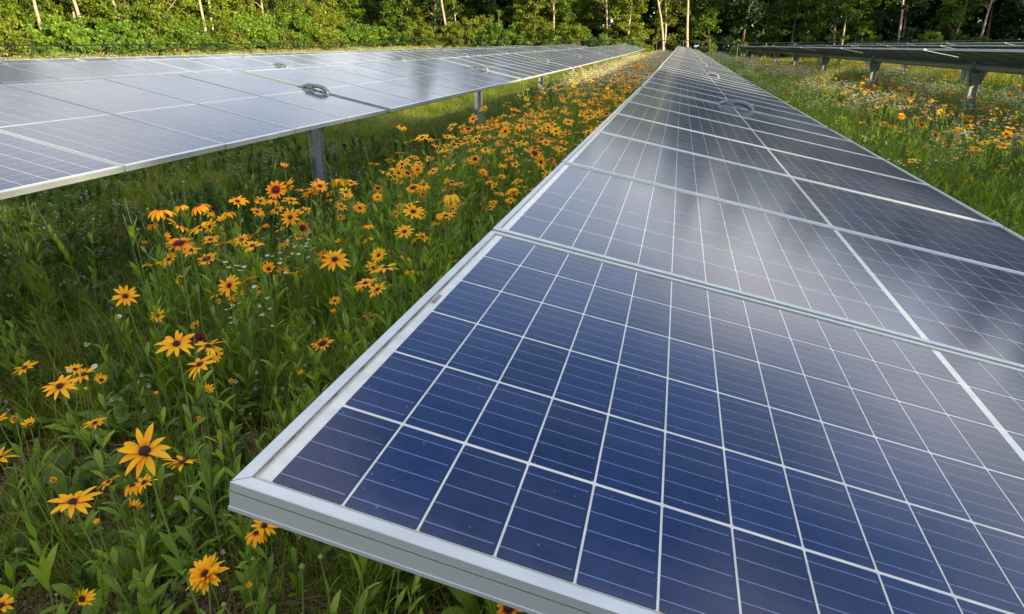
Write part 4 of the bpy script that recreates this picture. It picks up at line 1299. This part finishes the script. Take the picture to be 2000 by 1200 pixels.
# the rest of the drift as one object
def combo_flower(seed, kind):
    r = np.random.default_rng(seed); mb = MB()
    H = 0.75
    p = np.array([(0.05 * math.sin(3 * q), 0.03 * q, H * q) for q in np.linspace(0, 1, 6)])
    mb.tube(p, 0.0028, 4, 1, caps=False, tint=0.5)
    out, lev = head_arrays(seed, 11, 0.044, 0.015, 0.9 if kind == 'd' else 0.5, 0.0 if kind == 'd' else 0.15, lev=(0.6, 1.0, 0.8, 0.15))
    tl = r.normal(size=2) * 0.25 + np.array([0.0, 0.45])
    mh = MB()
    for base, a, e, b, L_, W, tw in out: ribbons(mh, base, a, e, b, L_, W, lev, 0, 0, -1, twist=tw)
    dome(mh, 0.011, 0.011, 2, 7)
    Rm = np.array(Euler((tl[1], tl[0], 0)).to_matrix())
    for v, f, m, t in zip(mh.v, mh.f, mh.m, mh.t):
        n0 = mb.n
        mb.v.append(v @ Rm.T + p[-1]); mb.f.append(f + n0); mb.m.append(m); mb.t.append(t); mb.uv.append(np.zeros((len(v), 2)))
    mb.n += mh.n
    n = 5; a = np.arange(n) * 2.4
    ribbons(mb, p[1:4][np.arange(n) % 3], a, 0.9, 0.8, 0.11, 0.026, LF, 3, 0, r.random(n))
    pm = {'n': 'petal', 'd': 'petal', 'b': 'petal_bi', 'r': 'petal_red'}[kind]
    return mb.mesh('coneflower', [M[pm], M['stem'], M['cone'], M['forb']], smooth=True)
# each head block starts its face numbering at its own offset
def fix_combo():
    pass
col_f = pool('coneflower_variants', [combo_flower(500 + k, 'nndnbd'[k % 6]) for k in range(6)])
rest = cand[nplant:]
extra = []
while len(extra) < 1500:
    y = 14 + 55 * fr.random(); x = fr.uniform(-4.2, 14)
    if (x < -0.45 or x > 1.7) and not (-16.3 < x < -3.7) and fr.random() < drift_density(x, y) * 0.9 + 0.03: extra.append((x, y))
while len(extra) < 2300:     # sunny strip before the fence
    extra.append((fr.uniform(-35, -17.5), fr.uniform(14, 83)))
rest = np.concatenate([rest, np.array(extra)])
def mk(P2, smin, smax, nvar, tilt=0.12):
    n = len(P2)
    P = np.stack([P2[:, 0], P2[:, 1], ground(P2[:, 0], P2[:, 1])], -1)
    rot = np.stack([fr.normal(size=n) * tilt, fr.normal(size=n) * tilt, fr.uniform(0, 6.28, n)], -1)
    s = fr.uniform(smin, smax, n)
    return P, rot, np.stack([s, s, s * fr.uniform(0.9, 1.15, n)], -1), fr.integers(0, nvar, n)
def mk_face(P2, smin, smax, nvar, tilt=0.1):
    P, rot, scl, var = mk(P2, smin, smax, nvar, tilt)
    rot[:, 2] = fr.normal(size=len(P)) * 1.1
    return P, rot, scl, var
P, rot, scl, var = mk_face(rest, 0.9, 1.3, 6)
scl[P[:, 0] > 1.6] *= np.array([1, 1, 0.72])
scatter('far_coneflowers', 'countless far orange coneflowers of the drifts and the strip before the fence', 'flowers', col_f, 6, P, rot, scl, var)

# white daisies and fleabane
def white_plant(seed, nh, H, spread, size):
    r = np.random.default_rng(seed); mb = MB()
    for k in range(nh):
        a = r.uniform(0, 6.28); rr = spread * math.sqrt(r.random()); h = H * r.uniform(0.85, 1.05)
        q = np.linspace(0, 1, 5)
        p = np.stack([rr * math.cos(a) * q ** 2, rr * math.sin(a) * q ** 2, h * q], -1)
        mb.tube(p, 0.0013, 3, 1, caps=False, tint=0.6)
        n = 9; az = np.arange(n) * 0.698
        t = r.uniform(-0.2, 0.5)
        ribbons(mb, np.repeat(p[-1:], n, 0), az, 0.15 + t * np.sin(az), 0.2, size, size * 0.42, [0.6, 1.0, 0.6], 0, 0, r.random(n))
        dm = MB(); dome(dm, size * 0.33, size * 0.3, 2, 6)
        for v, f, m, t_ in zip(dm.v, dm.f, dm.m, dm.t):
            mb.v.append(v + p[-1]); mb.f.append(f + mb.n); mb.m.append(m); mb.t.append(t_); mb.uv.append(np.zeros((len(v), 2)))
        mb.n += dm.n
    n = 6
    ribbons(mb, np.array([[0, 0, H * q] for q in np.linspace(0.1, 0.7, n)]), np.arange(n) * 2.4, 0.9, 0.6, 0.06, 0.012, [0.3, 1, 0.7, 0.1], 3, 0, r.random(n))
    return mb.mesh('white_daisies', [M['white'], M['stem'], M['cone_y'], M['forb']])
col_w = pool('white_variants', [white_plant(600 + k, 8 + k, 0.66, 0.14, 0.0115) for k in range(4)] + [white_plant(610 + k, 11 + k, 0.82, 0.17, 0.0165) for k in range(4)])
wp = []
while len(wp) < 5600:
    t = fr.random()
    if t < 0.13: x, y = fr.normal(5.4, 1.5), 7.5 + 22 * fr.random() ** 1.2
    elif t < 0.50: x, y = fr.normal(-1.7, 1.0), 16 + 50 * fr.random()
    elif t < 0.55: x, y = fr.normal(3.2, 0.9), 22 + 44 * fr.random()
    else:
        x, y = fr.uniform(-35, -17.0), 12 + 72 * fr.random()
        if fr.random() < 0.6: continue
    if -0.5 < x < 1.7 or (x < -3.7 and x > -16.5): continue
    if np.sin(x * 1.7 + y * 0.6) * np.cos(y * 0.5 - x) < fr.uniform(-0.5, 0.7): continue
    wp.append((x, y))
for k in range(500): wp.append((fr.uniform(-35.5, -25), 16 + 68 * fr.random()))
for (px, py) in [(530, 440), (512, 450), (470, 520), (480, 528), (460, 530), (570, 455), (1015, 285), (1010, 300), (600, 460), (560, 470), (880, 205), (870, 215), (610, 205)]:
    d = unproject(px, py); s_ = (0.75 - EYE) / d.z; wp.append((d.x * s_, d.y * s_))
P, rot, scl, var = mk(np.array(wp), 0.8, 1.2, 4)
var = var + 4 * (P[:, 1] > 6.5)
scl[P[:, 0] < -16.5] *= np.array([1.35, 1.35, 0.92])
scl[(P[:, 0] > 1.6) & (P[:, 1] < 24)] *= np.array([1, 1, 0.70])
scl[P[:, 1] > 16] *= np.array([1.45, 1.45, 1.05])
scatter('white_daisies', 'small white daisies and fleabane sprinkled through the meadow', 'flowers', col_w, 8, P, rot, scl, var)

def daisy_thing(px, py, z, rad, label):
    d = unproject(px, py); s_ = (z - EYE) / d.z
    P = Vector((0, 0, EYE)) + d * s_
    g = float(ground(P.x, P.y))
    root = empty('white_daisy', (P.x, P.y, g)); tag(root, label, 'flower')
    link('stem', MB().tube([(0.01, 0, -0.02), (0.005, 0.01, (P.z - g) * 0.5), (0, 0, P.z - g)], 0.0014, 5, 0, caps=False, tint=0.5).mesh('stem', [M['stem']]), root)
    mb = MB(); n = 18; a = np.arange(n) * 2 * math.pi / n
    ribbons(mb, np.stack([0.004 * np.cos(a), 0.004 * np.sin(a), 0 * a], -1), a, 0.05, 0.3, rad, rad * 0.30, [0.5, 1.0, 0.9, 0.4], 0, 0, fr.random(n))
    hd = link('flower_head', mb.mesh('daisy_rays', [M['white']]), root, (0, 0, P.z - g), (0.5, 0.1, 0))
    dm = MB(); dome(dm, 0.005, 0.003, 0, 10); link('disc', dm.mesh('disc', [M['cone_y']]), hd)
daisy_thing(170, 672, 0.22, 0.017, 'white daisy with yellow eye low in the dark weeds at left')
daisy_thing(231, 619, 0.38, 0.016, 'white daisy tilted sideways under the lone yellow orange coneflower')
daisy_thing(135, 721, 0.30, 0.013, 'left one of two small white daisies behind the pair of coneflowers near the left border')
daisy_thing(184, 716, 0.30, 0.014, 'right one of two small white daisies behind the pair of coneflowers near the left border')

# --- greens
bare_p = [(-2.45, 1.85, 0.65), (-1.5, 1.35, 0.42), (-1.05, 1.15, 0.30), (-0.6, 1.35, 0.30), (-1.75, 2.35, 0.25), (-1.9, 1.2, 0.25), (-0.2, 1.0, 0.25)]
def notbare(x, y):
    w = np.ones_like(x)
    for bx, by, br in bare_p: w *= 1 - 0.93 * np.exp(-(((x - bx) ** 2 + (y - by) ** 2) / br ** 2) ** 1.5)
    return w
tall = pool('tall_stems', [leafy_stem(700 + k, 0.62 + 0.06 * (k % 4), 12 + k % 3, 0.06, 0.135, 0.27, 'forb', stems=1 + k % 2, buds=(k % 3 == 0)) for k in range(9)])
tp = []
while len(tp) < 11500:
    y = 0.9 + 44 * fr.random() ** 2.3
    x = fr.uniform(-4.2, 9)
    w = 0.0
    if x < -0.2:
        left = -3.15 + 0.35 * math.sin(y * 0.9)
        w = 1.0 if x > left and y > 3.0 else (0.9 if x > -2.2 and y > 2.2 else (0.42 if x > -1.9 - 0.2 * y else 0.10))
        if y < 2.4 and x < -1.55: w = min(w, 0.30)
        if x < -2.75 and y > 3.9: w = 0.04
    elif x > 1.5: w = 0.45
    elif y < 2.2: w = 0.8 if x < 0.4 else 0.2
    if y < 5: w *= (0.15 + 0.85 * (math.sin(x * 5.1 + 1.7 * math.sin(y * 3.7)) * math.cos(y * 4.3 - x * 1.9) > -0.15)) * float(notbare(np.array([x]), np.array([y]))[0])
    if fr.random() < w: tp.append((x, y))
tp = np.array(tp)
P, rot, scl, var = mk(tp, 0.72, 1.22, 9, 0.16)
scl[P[:, 0] > 3.2] *= np.array([1, 1, 0.85])
low = (P[:, 0] > -0.35) & (P[:, 0] < 1.7)
scl[low] *= 0.62
# stems lean out to the light from beneath the panel corner
near_c = (P[:, 1] < 2.4) & (P[:, 0] > -1.2)
rot[near_c, 1] -= 0.35
scl[P[:, 1] < 3.0] *= 0.78
scatter('coneflower_foliage', 'thick upright leafy stems of the coneflower drift', 'plants', tall, 9, P, rot, scl, var)

gtall = pool('tall_grass', [tuft(800 + k, 34, 0.25, 0.62, 0.0042, 0.10, dry=0.12) for k in range(6)])
gshort = pool('short_grass', [tuft(820 + k, 52, 0.07, 0.24, 0.0045, 0.13, dry=0.12) for k in range(6)])
gfar = pool('far_grass', [tuft(840 + k, 60, 0.14, 0.48, 0.010, 0.26, dry=0.10) for k in range(5)])

def field(n, y0, y1, pw, wfun):
    out = []
    tot = 0
    while tot < n:
        m = 20000
        y = y0 + (y1 - y0) * fr.random(m) ** pw
        x = fr.uniform(-1, 1, m) * (0.95 * y + 4) - 0.25 * y
        k = in_view(x, y) & (fr.random(m) < wfun(x, y))
        out.append(np.stack([x[k], y[k]], -1)); tot += k.sum()
    return np.concatenate(out)[:n]

sp = field(26000, 0.5, 16, 1.7, lambda x, y: notbare(x, y) * np.where(x > -20, 1, 0) * (0.35 + 0.65 * np.clip(0.6 + np.sin(x * 3 + y) * np.cos(y * 2.3 - x), 0, 1)) * np.where((y < 2.6) & (x > -3), 0.28, 1.0))
scatter('short_grass', 'short dark green grass covering the ground between and under the panels', 'grass', gshort, 6, *mk(sp, 0.6, 1.15, 6, 0.1))
tg = field(7500, 1.2, 24, 1.8, lambda x, y: notbare(x, y) * np.where(x > 3.4, 0.6, 1.0) * np.where((x < -2.8) & (y > 4), 0.12, 1.0) * np.where((x > -3.4) & (x < -0.1), np.where(y > 2.6, 1.0, 0.16), np.where(x > 1.5, 1.0, np.where(x < -3.4, 0.10, 0.25))))
scatter('tall_grass', 'tall thin meadow grass mixed into the flower drifts', 'grass', gtall, 6, *mk(tg, 0.65, 1.1, 6, 0.14))
fg = field(30000, 13, 86, 1.15, lambda x, y: np.ones_like(x))
P, rot, scl, var = mk(fg, 0.7, 1.25, 5, 0.1)
mown = ((P[:, 0] < -3.4) & (P[:, 0] > -16.5)) | ((P[:, 0] > -0.4) & (P[:, 0] < 1.6))
scl[mown] *= np.array([1.0, 1.0, 0.5])
scl[P[:, 0] < -16.5] *= np.array([1.0, 1.0, 0.38])
scatter('far_grass', 'meadow grass running back to the fence', 'grass', gfar, 5, P, rot, scl, var)

wd = pool('weeds', [rosette(900 + k, 9, 0.08, 0.17, 0.42) for k in range(4)] + [leafy_stem(910 + k, 0.26, 9, 0.05, 0.09, 0.36, 'weed', stems=3) for k in range(4)] + [clover(920 + k, 16, k % 2 == 0) for k in range(3)])
wp2 = field(5200, 0.9, 12, 1.6, lambda x, y: notbare(x, y) * np.where(x < -1.0 - 0.25 * y, 1.0, np.where(x < -0.2, 0.35, 0.3)) * np.where(y < 2.4, 0.55, 1.0))
P, rot, scl, var = mk(wp2, 0.75, 1.3, 11, 0.15)
scatter('broadleaf_weeds', 'low dark broadleaf weeds and clover in the shaded grass', 'weeds', wd, 11, P, rot, scl, var)

# broad basal leaves of the near coneflowers, and big single plants at the lower left border
bl = pool('basal_leaves', [rosette(940 + k, 7, 0.12, 0.21, 0.30, 'forb') for k in range(4)])
bp = []
while len(bp) < 280:
    x, y = fr.uniform(-3.2, 0.6), 0.8 + 3.6 * fr.random() ** 1.2
    if fr.random() < 0.7 * float(notbare(np.array([x]), np.array([y]))[0]) + 0.1: bp.append((x, y))
scatter('basal_leaves', 'broad upright basal leaves around the near coneflowers', 'leaves', bl, 4, *mk(np.array(bp), 0.7, 1.25, 4, 0.2))

# litter of dry stalks on the open soil
def litter(seed):
    r = np.random.default_rng(seed); mb = MB(); n = 26
    base = np.stack([r.normal(size=n) * 0.12, r.normal(size=n) * 0.12, r.uniform(0.002, 0.02, n)], -1)
    ribbons(mb, base, r.uniform(0, 6.28, n), r.uniform(-0.05, 0.15, n), r.uniform(-0.1, 0.3, n), r.uniform(0.04, 0.22, n), 0.003, [1, 0.9, 0.6, 0.2], 0, 0, r.random(n))
    return mb.mesh('litter', [M['grass_dry']])
lt = pool('litter_variants', [litter(960 + k) for k in range(3)])
lp = field(1300, 0.7, 7, 1.4, lambda x, y: np.where(x < 1.5, 1.0, 0.5))
scatter('dry_litter', 'dry straw and dead stalks lying on the soil', 'straw', lt, 3, *mk(lp, 0.7, 1.2, 3, 0.02))
def pebbles(seed):
    r = np.random.default_rng(seed); mb = MB()
    for k in range(14):
        c = r.normal(size=2) * 0.09; s = r.uniform(0.002, 0.006)
        v = np.array([(-1, -1, -.5), (1, -1, -.4), (1.1, 1, -.5), (-1, 1, -.5), (-.6, -.6, .6), (.6, -.5, .7), (.6, .6, .5), (-.5, .6, .6)]) * s * r.uniform(0.7, 1.3, (8, 3))
        mb.add(v + [c[0], c[1], s * 0.5], [(0, 3, 2, 1), (4, 5, 6, 7), (0, 1, 5, 4), (1, 2, 6, 5), (2, 3, 7, 6), (3, 0, 4, 7)], 0)
    return mb.mesh('pebbles', [PEB])
PEB = plain_mat('pebble', (0.22, 0.20, 0.17), 0.8, noise=0.3)
pc = pool('pebble_variants', [pebbles(980 + k) for k in range(3)])
pp = np.concatenate([np.array([bx, by]) + fr.normal(size=(60, 2)) * br * 0.6 for bx, by, br in bare_p])
scatter('pebbles', 'tiny pebbles strewn on the bare soil patches', 'pebbles', pc, 3, *mk(pp, 0.7, 1.3, 3, 0.02))
